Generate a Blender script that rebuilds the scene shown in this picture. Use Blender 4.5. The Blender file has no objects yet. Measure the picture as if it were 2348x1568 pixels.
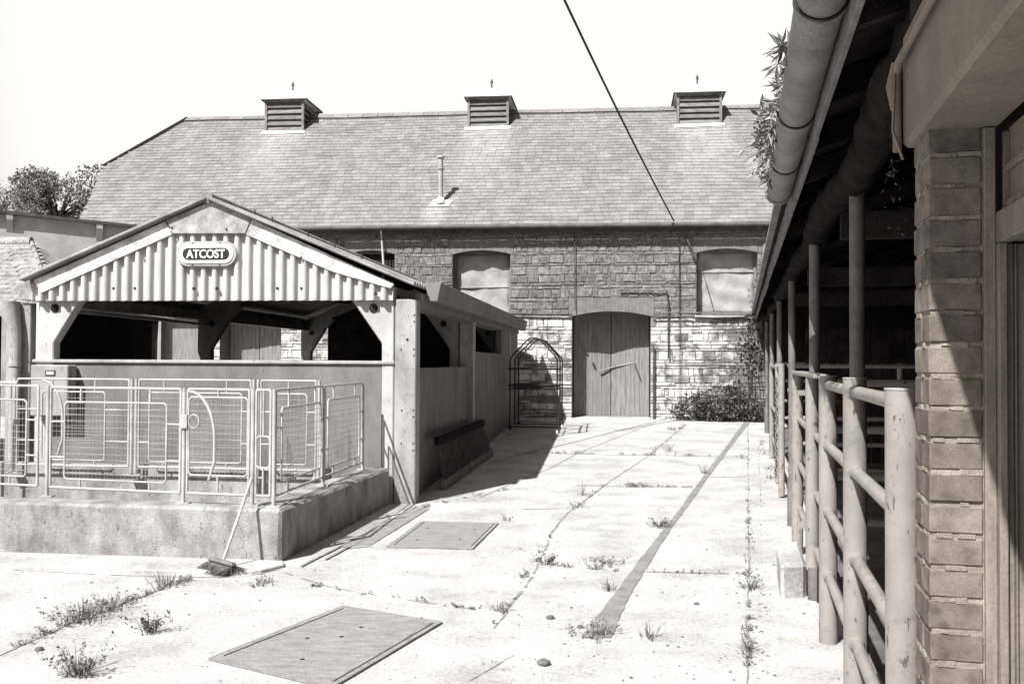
import bpy, bmesh, math, random
from mathutils import Vector, Matrix
random.seed(7)
sc = bpy.context.scene
COL = sc.collection
rad = math.radians
# ---------------------------------------------------------------- camera
EYE = Vector((0, 0, 1.7))
cam_d = bpy.data.cameras.new('camera'); cam = bpy.data.objects.new('camera', cam_d); COL.objects.link(cam)
cam_d.sensor_width = 36; cam_d.lens = 35; cam_d.clip_start = .05; cam_d.clip_end = 2000
CAMROT = Matrix.Rotation(rad(90 + 1.16), 3, 'X') @ Matrix.Rotation(rad(.28), 3, 'Z')
cam.matrix_world = Matrix.Translation(EYE) @ CAMROT.to_4x4()
sc.camera = cam
# ---------------------------------------------------------------- sky and sun
SKY_VIEW_PATCH = 10.2
SUN_AZ, SUN_EL = 33.0, 49.0            # light travels towards this azimuth (from +Y to +X)
w = bpy.data.worlds.new('World'); sc.world = w; w.use_nodes = True
nt = w.node_tree; nt.nodes.clear()
sky = nt.nodes.new('ShaderNodeTexSky'); sky.sky_type = 'NISHITA'; sky.sun_disc = False
sky.sun_elevation = rad(SUN_EL); sky.sun_rotation = rad(180 + SUN_AZ); sky.dust_density = 3.0
bw = nt.nodes.new('ShaderNodeRGBToBW')
# white patch added to the sky across the view; dimmer elsewhere so shade stays dark
tc = nt.nodes.new('ShaderNodeTexCoord'); dt = nt.nodes.new('ShaderNodeVectorMath'); dt.operation = 'DOT_PRODUCT'; dt.inputs[1].default_value = Vector((.10, .955, .28)).normalized()
hz = nt.nodes.new('ShaderNodeMapRange'); hz.interpolation_type = 'SMOOTHSTEP'
for k, x in (('From Min', .76), ('From Max', .86), ('To Min', 0), ('To Max', 1)): hz.inputs[k].default_value = x
mx = nt.nodes.new('ShaderNodeMix'); mx.data_type = 'RGBA'; mx.inputs['B'].default_value = (SKY_VIEW_PATCH, SKY_VIEW_PATCH * .985, SKY_VIEW_PATCH * .965, 1)
tint = nt.nodes.new('ShaderNodeMix'); tint.data_type = 'RGBA'; tint.blend_type = 'MULTIPLY'
tint.inputs['Factor'].default_value = 1; tint.inputs['B'].default_value = (1.0, .90, .92, 1)
bg = nt.nodes.new('ShaderNodeBackground'); bg.inputs['Strength'].default_value = .05
wo = nt.nodes.new('ShaderNodeOutputWorld')
nt.links.new(sky.outputs[0], bw.inputs[0]); nt.links.new(bw.outputs[0], tint.inputs['A'])
nt.links.new(tc.outputs['Generated'], dt.inputs[0]); nt.links.new(dt.outputs['Value'], hz.inputs['Value']); nt.links.new(hz.outputs[0], mx.inputs['Factor'])
nt.links.new(tint.outputs['Result'], mx.inputs['A']); nt.links.new(mx.outputs['Result'], bg.inputs[0]); nt.links.new(bg.outputs[0], wo.inputs[0])
sd = bpy.data.lights.new('sun', 'SUN'); sd.energy = 5.0; sd.angle = rad(.53); sd.color = (1, .988, .972)
so = bpy.data.objects.new('sun', sd); COL.objects.link(so)
ldir = Vector((math.sin(rad(SUN_AZ)) * math.cos(rad(SUN_EL)), math.cos(rad(SUN_AZ)) * math.cos(rad(SUN_EL)), -math.sin(rad(SUN_EL))))
so.rotation_euler = ldir.to_track_quat('-Z', 'Y').to_euler(); so.location = (-10, -10, 20)
sc.view_settings.view_transform = 'Standard'; sc.view_settings.look = 'None'
sc.view_settings.exposure = 1.0; sc.view_settings.gamma = 1
# ---------------------------------------------------------------- measuring helpers (photo pixel on a 2348 px wide print -> point in the yard)
F = 35 / 36 * 2348
def ray(u, v): return (CAMROT @ Vector(((u - 1174) / F, -(v - 783.5) / F, -1))).normalized()
def gz(y):
    y = min(y, 27.0); t = y - 11.77
    return .029 * .5 * (t + math.sqrt(t * t + 3))
def on_plane(u, v, P, N):
    r = ray(u, v); return EYE + r * ((Vector(P) - EYE).dot(N) / r.dot(N))
def on_ground(u, v, lift=0.0):
    r = ray(u, v); z = 0.0
    for _ in range(12):
        p = EYE + r * ((z - EYE.z) / r.z); z = gz(p.y)
    return Vector((p.x, p.y, z + lift))
def at_y(u, v, Y):
    r = ray(u, v); return EYE + r * (Y / r.y)
class Frame:
    def __init__(s, ox, oy, ang):
        s.o = Vector((ox, oy, 0)); s.ux = Vector((math.cos(ang), -math.sin(ang), 0)); s.uy = Vector((math.sin(ang), math.cos(ang), 0))
    def __call__(s, a, b, c): return s.o + s.ux * a + s.uy * b + Vector((0, 0, c))
    def loc(s, p):
        q = Vector(p) - s.o; return Vector((q.dot(s.ux), q.dot(s.uy), p[2]))
    def px(s, u, v, d=0.0): return s.loc(on_plane(u, v, s(0, d, 0), s.uy))
BF = Frame(2.376, 24.0, math.atan(.108))          # barn: wall face is d = 0
SF = Frame(-1.129, 11.77, math.atan(.108))        # gabled pen shed: front face, right outer corner
PF = Frame(-1.94, 8.42, math.atan(.150))          # low pen wall, outer corner
RF = Frame(0, 0, math.atan(.2304))                # cattle shed on the right
WORLD = Frame(0, 0, 0)
def rc(c, Y): return (c * .9745, c * .2245 + Y / .9745)   # offset from its line, distance -> RF a, b
# ---------------------------------------------------------------- mesh builder
class MB:
    def __init__(s): s.v = []; s.f = []; s.sm = []
    def add(s, vs, fs, smooth=False):
        n = len(s.v); s.v += [Vector(x) for x in vs]; s.f += [[i + n for i in f] for f in fs]; s.sm += [smooth] * len(fs)
    def box(s, fr, a0, a1, b0, b1, c0, c1):
        s.hexa([fr(a, b, c) for c in (c0, c1) for a, b in ((a0, b0), (a1, b0), (a1, b1), (a0, b1))])
    def hexa(s, p): s.add(p, [(3, 2, 1, 0), (4, 5, 6, 7), (0, 1, 5, 4), (1, 2, 6, 5), (2, 3, 7, 6), (3, 0, 4, 7)])
    def prism(s, pts, off):
        n = len(pts); off = Vector(off); P = [Vector(p) for p in pts]
        s.add(P + [p + off for p in P], [list(range(n - 1, -1, -1)), list(range(n, 2 * n))] + [(i, (i + 1) % n, n + (i + 1) % n, n + i) for i in range(n)])
    def bar(s, p, q, w_, h_, up=(0, 0, 1)):
        p, q = Vector(p), Vector(q); d = (q - p).normalized(); x = d.cross(Vector(up)).normalized(); y = x.cross(d)
        s.hexa([p + x * a + y * b for a, b in ((-w_ / 2, -h_ / 2), (w_ / 2, -h_ / 2), (w_ / 2, h_ / 2), (-w_ / 2, h_ / 2))] + [q + x * a + y * b for a, b in ((-w_ / 2, -h_ / 2), (w_ / 2, -h_ / 2), (w_ / 2, h_ / 2), (-w_ / 2, h_ / 2))])
    def tube(s, pts, r, n=10, caps=True, smooth=True):
        P = [Vector(p) for p in pts]; R = r if isinstance(r, (list, tuple)) else [r] * len(P)
        T = [((P[min(i + 1, len(P) - 1)] - P[i]).normalized() + (P[i] - P[max(i - 1, 0)]).normalized()).normalized() for i in range(len(P))]
        a = Vector((0, 0, 1)) if abs(T[0].z) < .9 else Vector((1, 0, 0)); X = T[0].cross(a).normalized()
        vs = []
        for i, t in enumerate(T):
            X = (X - t * X.dot(t)).normalized(); Y = t.cross(X)
            vs += [P[i] + (X * math.cos(2 * math.pi * k / n) + Y * math.sin(2 * math.pi * k / n)) * R[i] for k in range(n)]
        s.add(vs, [(i * n + k, i * n + (k + 1) % n, (i + 1) * n + (k + 1) % n, (i + 1) * n + k) for i in range(len(P) - 1) for k in range(n)], smooth)
        if caps: s.add(vs[:n], [list(range(n - 1, -1, -1))]); s.add(vs[-n:], [list(range(n))])
    def quad(s, a, b, c, d): s.add([a, b, c, d], [(0, 1, 2, 3)])
    def build(s, name, m, parent=None, org=None, bevel=0, thick=0):
        base = Vector(parent['_o']) if parent is not None and '_o' in parent else Vector((0, 0, 0))
        if org is not None: base = Vector(org)
        me = bpy.data.meshes.new(name); me.from_pydata([tuple(x - base) for x in s.v], [], s.f); me.materials.append(m)
        me.polygons.foreach_set('use_smooth', s.sm); me.update()
        o = bpy.data.objects.new(name, me); COL.objects.link(o)
        if org is not None: o.location = base
        if parent is not None: o.parent = parent
        o['_o'] = tuple(base)
        if thick:
            md = o.modifiers.new('thick', 'SOLIDIFY'); md.thickness = thick; md.offset = 0
        if bevel:
            md = o.modifiers.new('bevel', 'BEVEL'); md.width = bevel; md.segments = 1; md.limit_method = 'ANGLE'
        return o
def tag(o, label=None, cat=None, group=None, kind=None):
    for k, x in (('label', label), ('category', cat), ('group', group), ('kind', kind)):
        if x: o[k] = x
    return o
def thing(name, loc, label, cat, group=None):
    o = bpy.data.objects.new(name, None); COL.objects.link(o); o.location = loc; o['_o'] = tuple(loc); o.empty_display_size = .2
    return tag(o, label, cat, group)
def dup(o, delta, parent=None):
    c = o.copy(); COL.objects.link(c); c.parent = parent
    if parent is None or parent == o.parent: c.location = Vector(o.location) + Vector(delta)
    for ch in o.children: dup(ch, (0, 0, 0), c)
    return c
# ---------------------------------------------------------------- materials (a toned black-and-white print: every colour is a warm grey)
def g(x, warm=0.0):
    k = max(0.0, min(1.0, 1 - x * 7)) * .5
    return (x * (1 + .02 * warm), x * (.978 - .26 * k - .06 * warm), x * (.955 - .20 * k - .16 * warm), 1)
def mat(name, lo, hi, scale=3.0, island=0.0, fine=.12, fscale=90.0, bump=.25, rough=.85, warm=0.0, metal=0.0, spec=.3, detail=8, stretch=None, spots=0.0, bdist=.02, chips=0.0, chipcol=.05):
    m = bpy.data.materials.new(name); m.use_nodes = True; t = m.node_tree; N = t.nodes; L = t.links
    b = N['Principled BSDF']; b.inputs['Roughness'].default_value = rough; b.inputs['Metallic'].default_value = metal; b.inputs['Specular IOR Level'].default_value = spec
    geo = N.new('ShaderNodeNewGeometry'); vec = geo.outputs['Position']
    if stretch:
        mp = N.new('ShaderNodeMapping'); mp.inputs['Scale'].default_value = stretch; L.new(vec, mp.inputs['Vector']); vec2 = mp.outputs[0]
    else: vec2 = vec
    n1 = N.new('ShaderNodeTexNoise'); n1.inputs['Scale'].default_value = scale; n1.inputs['Detail'].default_value = detail; n1.inputs['Roughness'].default_value = .62; L.new(vec2, n1.inputs['Vector'])
    r = N.new('ShaderNodeValToRGB'); r.color_ramp.elements[0].position = .34; r.color_ramp.elements[1].position = .66
    r.color_ramp.elements[0].color = g(lo, warm); r.color_ramp.elements[1].color = g(hi, warm); L.new(n1.outputs['Fac'], r.inputs['Fac'])
    n2 = N.new('ShaderNodeTexNoise'); n2.inputs['Scale'].default_value = fscale; n2.inputs['Detail'].default_value = 3; L.new(vec, n2.inputs['Vector'])
    mr = N.new('ShaderNodeMapRange'); mr.inputs['From Min'].default_value = .3; mr.inputs['From Max'].default_value = .7; mr.inputs['To Min'].default_value = 1 - fine; mr.inputs['To Max'].default_value = 1 + fine
    L.new(n2.outputs['Fac'], mr.inputs['Value']); fac = mr.outputs[0]
    if island:
        mi = N.new('ShaderNodeMapRange'); mi.inputs['To Min'].default_value = 1 - island; mi.inputs['To Max'].default_value = 1 + island
        L.new(geo.outputs['Random Per Island'], mi.inputs['Value'])
        mu = N.new('ShaderNodeMath'); mu.operation = 'MULTIPLY'; L.new(mi.outputs[0], mu.inputs[0]); L.new(fac, mu.inputs[1]); fac = mu.outputs[0]
    if spots:
        n3 = N.new('ShaderNodeTexNoise'); n3.inputs['Scale'].default_value = 14; n3.inputs['Detail'].default_value = 4; L.new(vec, n3.inputs['Vector'])
        ms = N.new('ShaderNodeMapRange'); ms.inputs['From Min'].default_value = .30; ms.inputs['From Max'].default_value = .42; ms.inputs['To Min'].default_value = 1 - spots; ms.inputs['To Max'].default_value = 1
        L.new(n3.outputs['Fac'], ms.inputs['Value'])
        mu = N.new('ShaderNodeMath'); mu.operation = 'MULTIPLY'; L.new(ms.outputs[0], mu.inputs[0]); L.new(fac, mu.inputs[1]); fac = mu.outputs[0]
    sc_ = N.new('ShaderNodeVectorMath'); sc_.operation = 'SCALE'; L.new(r.outputs[0], sc_.inputs[0]); L.new(fac, sc_.inputs['Scale'])
    col = sc_.outputs[0]
    if chips:                                             # worn-through flecks and streaks with their own edges
        mc = N.new('ShaderNodeMapping'); mc.inputs['Scale'].default_value = (1, 1, .45); L.new(vec, mc.inputs['Vector'])
        n4 = N.new('ShaderNodeTexNoise'); n4.inputs['Scale'].default_value = 26; n4.inputs['Detail'].default_value = 7; n4.inputs['Roughness'].default_value = .7; L.new(mc.outputs[0], n4.inputs['Vector'])
        m4 = N.new('ShaderNodeMapRange'); m4.inputs['From Min'].default_value = .64 - .06 * chips; m4.inputs['From Max'].default_value = .67 - .06 * chips; L.new(n4.outputs['Fac'], m4.inputs['Value'])
        x4 = N.new('ShaderNodeMix'); x4.data_type = 'RGBA'; x4.inputs['B'].default_value = g(chipcol, warm); L.new(m4.outputs[0], x4.inputs['Factor']); L.new(col, x4.inputs['A']); col = x4.outputs['Result']
    L.new(col, b.inputs['Base Color'])
    if bump:
        bp = N.new('ShaderNodeBump'); bp.inputs['Strength'].default_value = bump; bp.inputs['Distance'].default_value = bdist
        ad = N.new('ShaderNodeMath'); ad.operation = 'ADD'; L.new(n1.outputs['Fac'], ad.inputs[0]); L.new(n2.outputs['Fac'], ad.inputs[1]); L.new(ad.outputs[0], bp.inputs['Height']); L.new(bp.outputs[0], b.inputs['Normal'])
    return m
M = {}
M['yard'] = mat('yard_concrete', .28, .46, chips=.12, chipcol=.12, scale=1.6, fine=.20, fscale=42, bump=.35, spots=.22, detail=11)
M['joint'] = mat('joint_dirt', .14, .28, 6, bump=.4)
M['strip'] = mat('strip_asphalt', .15, .23, 5, fine=.2, bump=.3)
M['cover'] = mat('cast_cover', .17, .27, 4, fine=.2, stretch=(1.5, 5, 1), bump=.3, rough=.6)
M['render'] = mat('cement_render', .14, .33, 4.5, chips=.35, chipcol=.06, fine=.18, fscale=60, bump=.4, spots=.2, detail=12, stretch=(1, 1, .6))
M['wallrender'] = mat('shed_wall_render', .11, .18, 3.0, fine=.12, fscale=70, bump=.15, stretch=(1, 1, .45), detail=11, chips=.2, chipcol=.06)
M['precast'] = mat('precast_concrete', .20, .36, 3.0, fine=.12, fscale=80, bump=.2, spots=.2, stretch=(1, 1, .5), detail=11, chips=.35, chipcol=.07)
M['white'] = mat('white_painted_concrete', .33, .47, 3, fine=.06, bump=.1, detail=11, chips=.1, chipcol=.12)
M['sheet'] = mat('asbestos_sheet', .33, .47, 6, fine=.08, bump=.05, stretch=(1, 1, .25))
M['barge'] = mat('mossy_barge', .24, .66, 4.5, fine=.10, bump=.12, spots=.3)
M['oldsheet'] = mat('weathered_roof_sheet', .15, .30, 3, fine=.2, bump=.3)
M['galv'] = mat('galvanised_steel', .27, .42, 6, fine=.12, bump=.08, rough=.5, metal=.0, spec=.5)
M['wire'] = mat('mesh_wire', .22, .34, 6, fine=.1, bump=0, rough=.6)
M['pipe'] = mat('painted_pipe', .20, .27, 4, fine=.10, fscale=260, bump=.06, rough=.5, warm=.55, spec=.35, spots=.2, detail=12, bdist=.004, chips=.5, chipcol=.08)
M['rust'] = mat('rusty_iron', .03, .08, 8, fine=.3, bump=.3, rough=.8)
M['black'] = mat('black_paint', .012, .022, 8, bump=.05, rough=.5)
M['signwhite'] = mat('sign_white', .76, .82, 4, fine=.03, bump=.02, rough=.4)
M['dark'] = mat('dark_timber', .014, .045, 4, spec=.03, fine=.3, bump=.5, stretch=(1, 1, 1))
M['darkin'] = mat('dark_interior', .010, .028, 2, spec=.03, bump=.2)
M['log'] = mat('log_timber', .006, .02, 6, spec=.03, fine=.3, bump=.6)
M['frame'] = mat('brown_painted_wood', .15, .23, 7, fine=.12, bump=.12, rough=.6, warm=1.2, stretch=(6, 6, .8))
M['beam'] = mat('brown_beam', .16, .23, 3, fine=.10, bump=.15, spec=.1, warm=1.25)
M['brick'] = mat('pillar_brick', .095, .175, 16, island=.36, fine=.14, fscale=220, bump=.28, warm=1.1, spots=.35, bdist=.005, spec=.1)
M['mortar'] = mat('pillar_mortar', .16, .30, 12, fine=.2, fscale=200, bump=.5, warm=1.1, spec=.1, bdist=.008)
M['plank'] = mat('weathered_plank', .135, .225, 4, island=.025, fine=.18, bump=.3, stretch=(7, 7, .7))
M['board'] = mat('window_board', .24, .40, 2.2, fine=.10, bump=.5, detail=5, bdist=.05)
M['archbrick'] = mat('arch_brick', .12, .18, 8, island=.06, fine=.15, bump=.3)
M['gutter'] = mat('barn_gutter', .05, .10, 4, bump=.2, rough=.6)
M['drain'] = mat('big_gutter', .15, .25, 4, fine=.16, fscale=70, bump=.2, rough=.7, spots=.3)
M['fascia'] = mat('fascia_board', .12, .21, 6, fine=.2, bump=.3)
M['cable'] = mat('cable_sheath', .02, .04, 5, bump=0, rough=.6)
M['leaf'] = mat('foliage', .10, .24, 5, island=.45, fine=.2, bump=0, rough=.7)
M['leafdark'] = mat('foliage_dark', .04, .13, 6, island=.6, fine=.2, bump=0, rough=.7)
M['leafpale'] = mat('foliage_pale', .13, .30, 5, island=.4, fine=.2, bump=0, rough=.7)
M['bark'] = mat('bark', .04, .09, 8, bump=.6)
M['stonebit'] = mat('pebble', .06, .16, 9, bump=.4)
M['lead'] = mat('lead_sheet', .66, .80, 3, fine=.05, bump=.06, rough=.6)
M['louvre'] = mat('louvre_board', .10, .22, 5, island=.2, fine=.2, bump=.4, stretch=(.8, .8, 6))
M['tile'] = mat('old_tile_roof', .16, .34, 5, fine=.3, fscale=30, bump=.6, spots=.4)
M['coping'] = mat('dark_coping', .04, .08, 5, bump=.3)
M['bristle'] = mat('broom_bristle', .07, .17, 20, bump=.5)
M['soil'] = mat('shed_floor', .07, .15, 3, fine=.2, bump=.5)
# slates: own tint per slate, pale and dark weather patches
M['slate'] = mat('roof_slate', .15, .205, 2.2, island=.15, fine=.16, fscale=26, bump=.3, rough=.6, detail=9, spec=.4)
def stone_mat():
    m = mat('rubble_stone', .085, .225, 10, island=.18, fine=.22, fscale=40, bump=.6, spots=.3, bdist=.03)
    t = m.node_tree; N = t.nodes; L = t.links; b = N['Principled BSDF']; src = b.inputs['Base Color'].links[0].from_socket
    geo = N.new('ShaderNodeNewGeometry'); sp = N.new('ShaderNodeSeparateXYZ'); L.new(geo.outputs['Position'], sp.inputs[0])
    n = N.new('ShaderNodeTexNoise'); n.inputs['Scale'].default_value = 2.6; n.inputs['Detail'].default_value = 9; n.inputs['Roughness'].default_value = .75; L.new(geo.outputs['Position'], n.inputs['Vector'])
    z = N.new('ShaderNodeMapRange'); z.inputs['From Min'].default_value = 2.74; z.inputs['From Max'].default_value = 2.86; z.inputs['To Min'].default_value = 1; z.inputs['To Max'].default_value = 0; L.new(sp.outputs['Z'], z.inputs['Value'])
    x = N.new('ShaderNodeMapRange'); x.inputs['From Min'].default_value = 4.6; x.inputs['From Max'].default_value = 6.2; x.inputs['To Min'].default_value = 0; x.inputs['To Max'].default_value = .22; L.new(sp.outputs['X'], x.inputs['Value'])
    th = N.new('ShaderNodeMath'); th.operation = 'SUBTRACT'; L.new(n.outputs['Fac'], th.inputs[0]); L.new(x.outputs[0], th.inputs[1])
    k = N.new('ShaderNodeMapRange'); k.inputs['From Min'].default_value = .41; k.inputs['From Max'].default_value = .56; L.new(th.outputs[0], k.inputs['Value'])
    isl = N.new('ShaderNodeMapRange'); isl.inputs['From Min'].default_value = .0; isl.inputs['From Max'].default_value = .22; L.new(geo.outputs['Random Per Island'], isl.inputs['Value'])
    q = N.new('ShaderNodeMath'); q.operation = 'MULTIPLY'; L.new(k.outputs[0], q.inputs[0]); L.new(z.outputs[0], q.inputs[1])
    q2 = N.new('ShaderNodeMath'); q2.operation = 'MULTIPLY'; L.new(q.outputs[0], q2.inputs[0]); L.new(isl.outputs[0], q2.inputs[1])
    mx = N.new('ShaderNodeMix'); mx.data_type = 'RGBA'; mx.inputs['B'].default_value = g(.62); L.new(q2.outputs[0], mx.inputs['Factor']); L.new(src, mx.inputs['A']); L.new(mx.outputs['Result'], b.inputs['Base Color'])
    return m
M['stone'] = stone_mat()
M['rail'] = mat('shed_post_paint', .10, .17, 5, fine=.2, fscale=120, bump=.15, rough=.6, warm=.3, spots=.2)
M['capsheet'] = mat('stained_cap', .13, .42, 4.0, fine=.12, bump=.15, spots=.2)
M['eaveconc'] = mat('eaves_concrete', .13, .19, 1.2, fine=.08, fscale=60, bump=.03)
M['palewall'] = mat('pale_render', .26, .40, 1.6, fine=.12, fscale=50, bump=.2)
M['bed'] = mat('wall_bedding', .085, .17, 6, fine=.2, bump=.5)
# ---------------------------------------------------------------- ground
def ys():
    a = [-14, -8, -4, 0] + [2 + .5 * i for i in range(52)] + [30, 40, 60, 100, 200, 500]
    return a
mb = MB(); Y = ys(); X = [-400, -120, -60, -30] + [-15 + 1.5 * i for i in range(21)] + [30, 60, 120, 400]
mb.add([(x, y, gz(y)) for y in Y for x in X], [(j * len(X) + i, j * len(X) + i + 1, (j + 1) * len(X) + i + 1, (j + 1) * len(X) + i) for j in range(len(Y) - 1) for i in range(len(X) - 1)], True)
tag(mb.build('ground', M['yard']), 'pale cracked concrete yard rising gently towards the barn', kind='structure')

def ribbon(mb, pts, wd, lift=.004, jag=.35, step=.12, gaps=0.0):
    """an irregular strip on the ground along world points"""
    P = [Vector(p) for p in pts]; L = []
    for a, b in zip(P, P[1:]):
        n = max(1, int((b - a).length / step)); L += [a.lerp(b, i / n) for i in range(n)]
    L.append(P[-1])
    prev = None; off = 0
    for i, p in enumerate(L):
        d = (L[min(i + 1, len(L) - 1)] - L[max(i - 1, 0)]); d.z = 0; d.normalize(); nrm = Vector((-d.y, d.x, 0))
        off = off * .7 + random.uniform(-1, 1) * wd * jag * .6
        ha = wd / 2 * random.uniform(1 - jag, 1 + jag); hb = wd / 2 * random.uniform(1 - jag, 1 + jag)
        a = p + nrm * (off + ha); b = p + nrm * (off - hb); a.z = gz(a.y) + lift; b.z = gz(b.y) + lift
        if prev and random.random() > gaps: mb.quad(prev[1], b, a, prev[0])
        prev = (a, b)
def gp(*uv): return [on_ground(u, v) for u, v in uv]
mb = MB()
ribbon(mb, gp((1571, 974), (1486, 1045), (1400, 1102), (1300, 1177), (1264, 1220)), 0.022)
ribbon(mb, gp((1264, 1220), (1248, 1262), (1215, 1330), (1160, 1400), (1130, 1440)), 0.020, jag=.9, gaps=.25)
ribbon(mb, gp((1100, 1140), (1204, 1095), (1261, 1073), (1317, 1043), (1420, 1000), (1500, 970)), 0.022)
ribbon(mb, gp((1120, 1062), (1204, 1039), (1289, 1020), (1400, 991), (1535, 959)), 0.050, jag=.25)  # broader dark line running up to the foot of the barn wall
ribbon(mb, gp((1180, 1036), (1280, 1039), (1400, 1042), (1643, 1046), (1712, 1046)), 0.032, jag=.6, gaps=.1)
ribbon(mb, gp((1320, 1112), (1438, 1115), (1580, 1117)), 0.022, jag=.8, gaps=.25)
ribbon(mb, gp((1620, 1094), (1710, 1092)), 0.022, jag=.8, gaps=.2)
ribbon(mb, gp((1200, 1167), (1300, 1166)), 0.022, jag=.8, gaps=.2)
ribbon(mb, gp((1262, 1296), (1340, 1294), (1445, 1312)), 0.014, jag=.9, gaps=.3)
ribbon(mb, gp((1475, 1310), (1711, 1316)), 0.013, jag=.8, gaps=.2)
ribbon(mb, gp((1714, 962), (1716, 1100), (1716, 1250), (1715, 1400), (1712, 1566)), 0.012, jag=.8, gaps=.12)
ribbon(mb, gp((1738, 1020), (1745, 1150)), 0.014, jag=.9, gaps=.5)
ribbon(mb, gp((-60, 1300), (60, 1308), (180, 1314), (330, 1320), (460, 1323), (560, 1322), (650, 1303)), 0.010, jag=.8, gaps=.08)
ribbon(mb, gp((-40, 1520), (60, 1474), (150, 1434), (300, 1375), (440, 1325)), 0.014, jag=.7, gaps=.06)
ribbon(mb, gp((650, 1312), (760, 1346), (900, 1371), (1000, 1384), (1090, 1396)), 0.010, jag=.9, gaps=.35)
ribbon(mb, gp((1080, 1560), (1180, 1500)), 0.006, jag=.9, gaps=.4)
ribbon(mb, gp((955, 1162), (1030, 1140), (1090, 1128), (1170, 1122)), 0.014, jag=.9, gaps=.3)
tag(mb.build('concrete_joints', M['joint']), 'dark dirt filled joints and cracks between the yard slabs, and one broader dark line', kind='structure')
# asphalt filled strip
mb = MB()
la = [(1332, 1462), (1375, 1405), (1416, 1352), (1470, 1279), (1528, 1205), (1613, 1090), (1665, 1023), (1707, 966)]
lb = [(1402, 1462), (1428, 1400), (1455, 1346), (1500, 1272), (1545, 1202), (1627, 1090), (1677, 1023), (1721, 966)]
A, B = gp(*la), gp(*lb)
def dense(P, n=9): return [P[i].lerp(P[i + 1], k / n) for i in range(len(P) - 1) for k in range(n)] + [P[-1]]
A, B = dense(A), dense(B)
for p in A + B: p.x += random.uniform(-.006, .006); p.z = gz(p.y) + .006
for i in range(len(A) - 1): mb.quad(A[i], B[i], B[i + 1], A[i + 1])
tag(mb.build('repair_strip', M['strip']), 'dark patched repair strip running up the pale yard', kind='structure')
# raised pale slab lip under the pen wall
mb = MB()
lip = gp((-120, 1268), (200, 1278), (650, 1292), (652, 1300), (600, 1313), (540, 1318), (300, 1313), (-120, 1300))
mb.add([p + Vector((0, 0, .03)) for p in lip] + [p + Vector((0, 0, -.05)) for p in lip], [list(range(7, -1, -1))] + [(i, (i + 1) % 8, 8 + (i + 1) % 8, 8 + i) for i in range(8)])
o = mb.build('footing_slab', M['yard'], bevel=.01); tag(o, 'pale worn concrete footing slab under the pen wall', kind='structure')
# long drain grating beside the pen wall
dr = thing('drain_channel', on_ground(830, 1220), 'long narrow iron framed drain channel beside the low pen wall', 'drain')
fr = MB()
for (u0, v0, u1, v1) in ((690, 1300, 955, 1162), (745, 1284, 978, 1160)):
    ribbon(fr, gp((u0, v0), (u1, v1)), .028, .012, .2)
for (u0, v0, u1, v1) in ((790, 1258, 850, 1252), (898, 1193, 930, 1186), (868, 1208, 900, 1203)):
    ribbon(fr, gp((u0, v0), (u1, v1)), .03, .016, .2)
fr.build('frame', M['joint'], dr)
mb = MB(); q = gp((770, 1256), (850, 1250), (985, 1166), (955, 1164))
mb.prism([p + Vector((0, 0, .008)) for p in q], (0, 0, -.03)); mb.build('plate', M['cover'], dr)
# manhole covers
def cover(corners, label, holes, rows):
    P = gp(*corners); c = sum(P, Vector()) / 4
    t = thing('manhole_cover', c, label, 'manhole cover', 'steel covers in the yard')
    m = MB(); m.prism([p + Vector((0, 0, .014)) for p in P], (0, 0, -.04)); m.build('plate', M['cover'], t)
    fr = MB()
    for i in range(4):
        a, b = P[i], P[(i + 1) % 4]; d = (b - a).normalized()
        fr.bar(a + d * .0 + Vector((0, 0, .010)), b + Vector((0, 0, .010)), .010, .010)
        ia, ib = a.lerp(c, .10), b.lerp(c, .10)
        if i % 2: fr.bar(ia + Vector((0, 0, .016)), ib + Vector((0, 0, .016)), .02, .01)
    if rows: fr.bar(P[0].lerp(P[1], .5) + Vector((0, 0, .016)), P[3].lerp(P[2], .5) + Vector((0, 0, .016)), .014, .008)
    fr.build('frame', M['joint'], t)
    for a, b in holes:
        h = MB(); p = P[0].lerp(P[1], a).lerp(P[3].lerp(P[2], a), b) + Vector((0, 0, .012))
        h.tube([p, p + Vector((0, 0, .004))], .015, 8)
        h.build('lifting_hole', M['black'], t)
cover(((786, 1392), (1013, 1429), (760, 1580), (479, 1513)), 'large scratched steel cover set askew in the pale concrete, nearest the camera', ((.5, .28), (.5, .45), (.55, .8), (.3, .55)), False)
cover(((966, 1197), (1142, 1201), (1083, 1260), (886, 1255)), 'smaller grey steel cover beyond the other, beside the drain channel', ((.2, .3), (.8, .3), (.25, .75), (.75, .7)), False)
# concrete block beside the pipe post
p = on_ground(1790, 1372); q = on_ground(1850, 1368)
mb = MB(); d = RF.uy
mb.prism([p + Vector((0, 0, -.05)), q + Vector((0, 0, -.05)), q + d * .9 + Vector((.0, 0, -.05)), p + d * .9 + Vector((0, 0, -.05))], (0, 0, .30))
tag(mb.build('concrete_block', M['yard'], org=p, bevel=.03), 'worn concrete block at the foot of a shed post', 'block')
# kerb on the right: low raised apron under the pipe fence
mb = MB()
for c0, c1, y0, y1, h in ((.06, .3, 3.0, 6.2, .03),):
    pass
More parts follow.
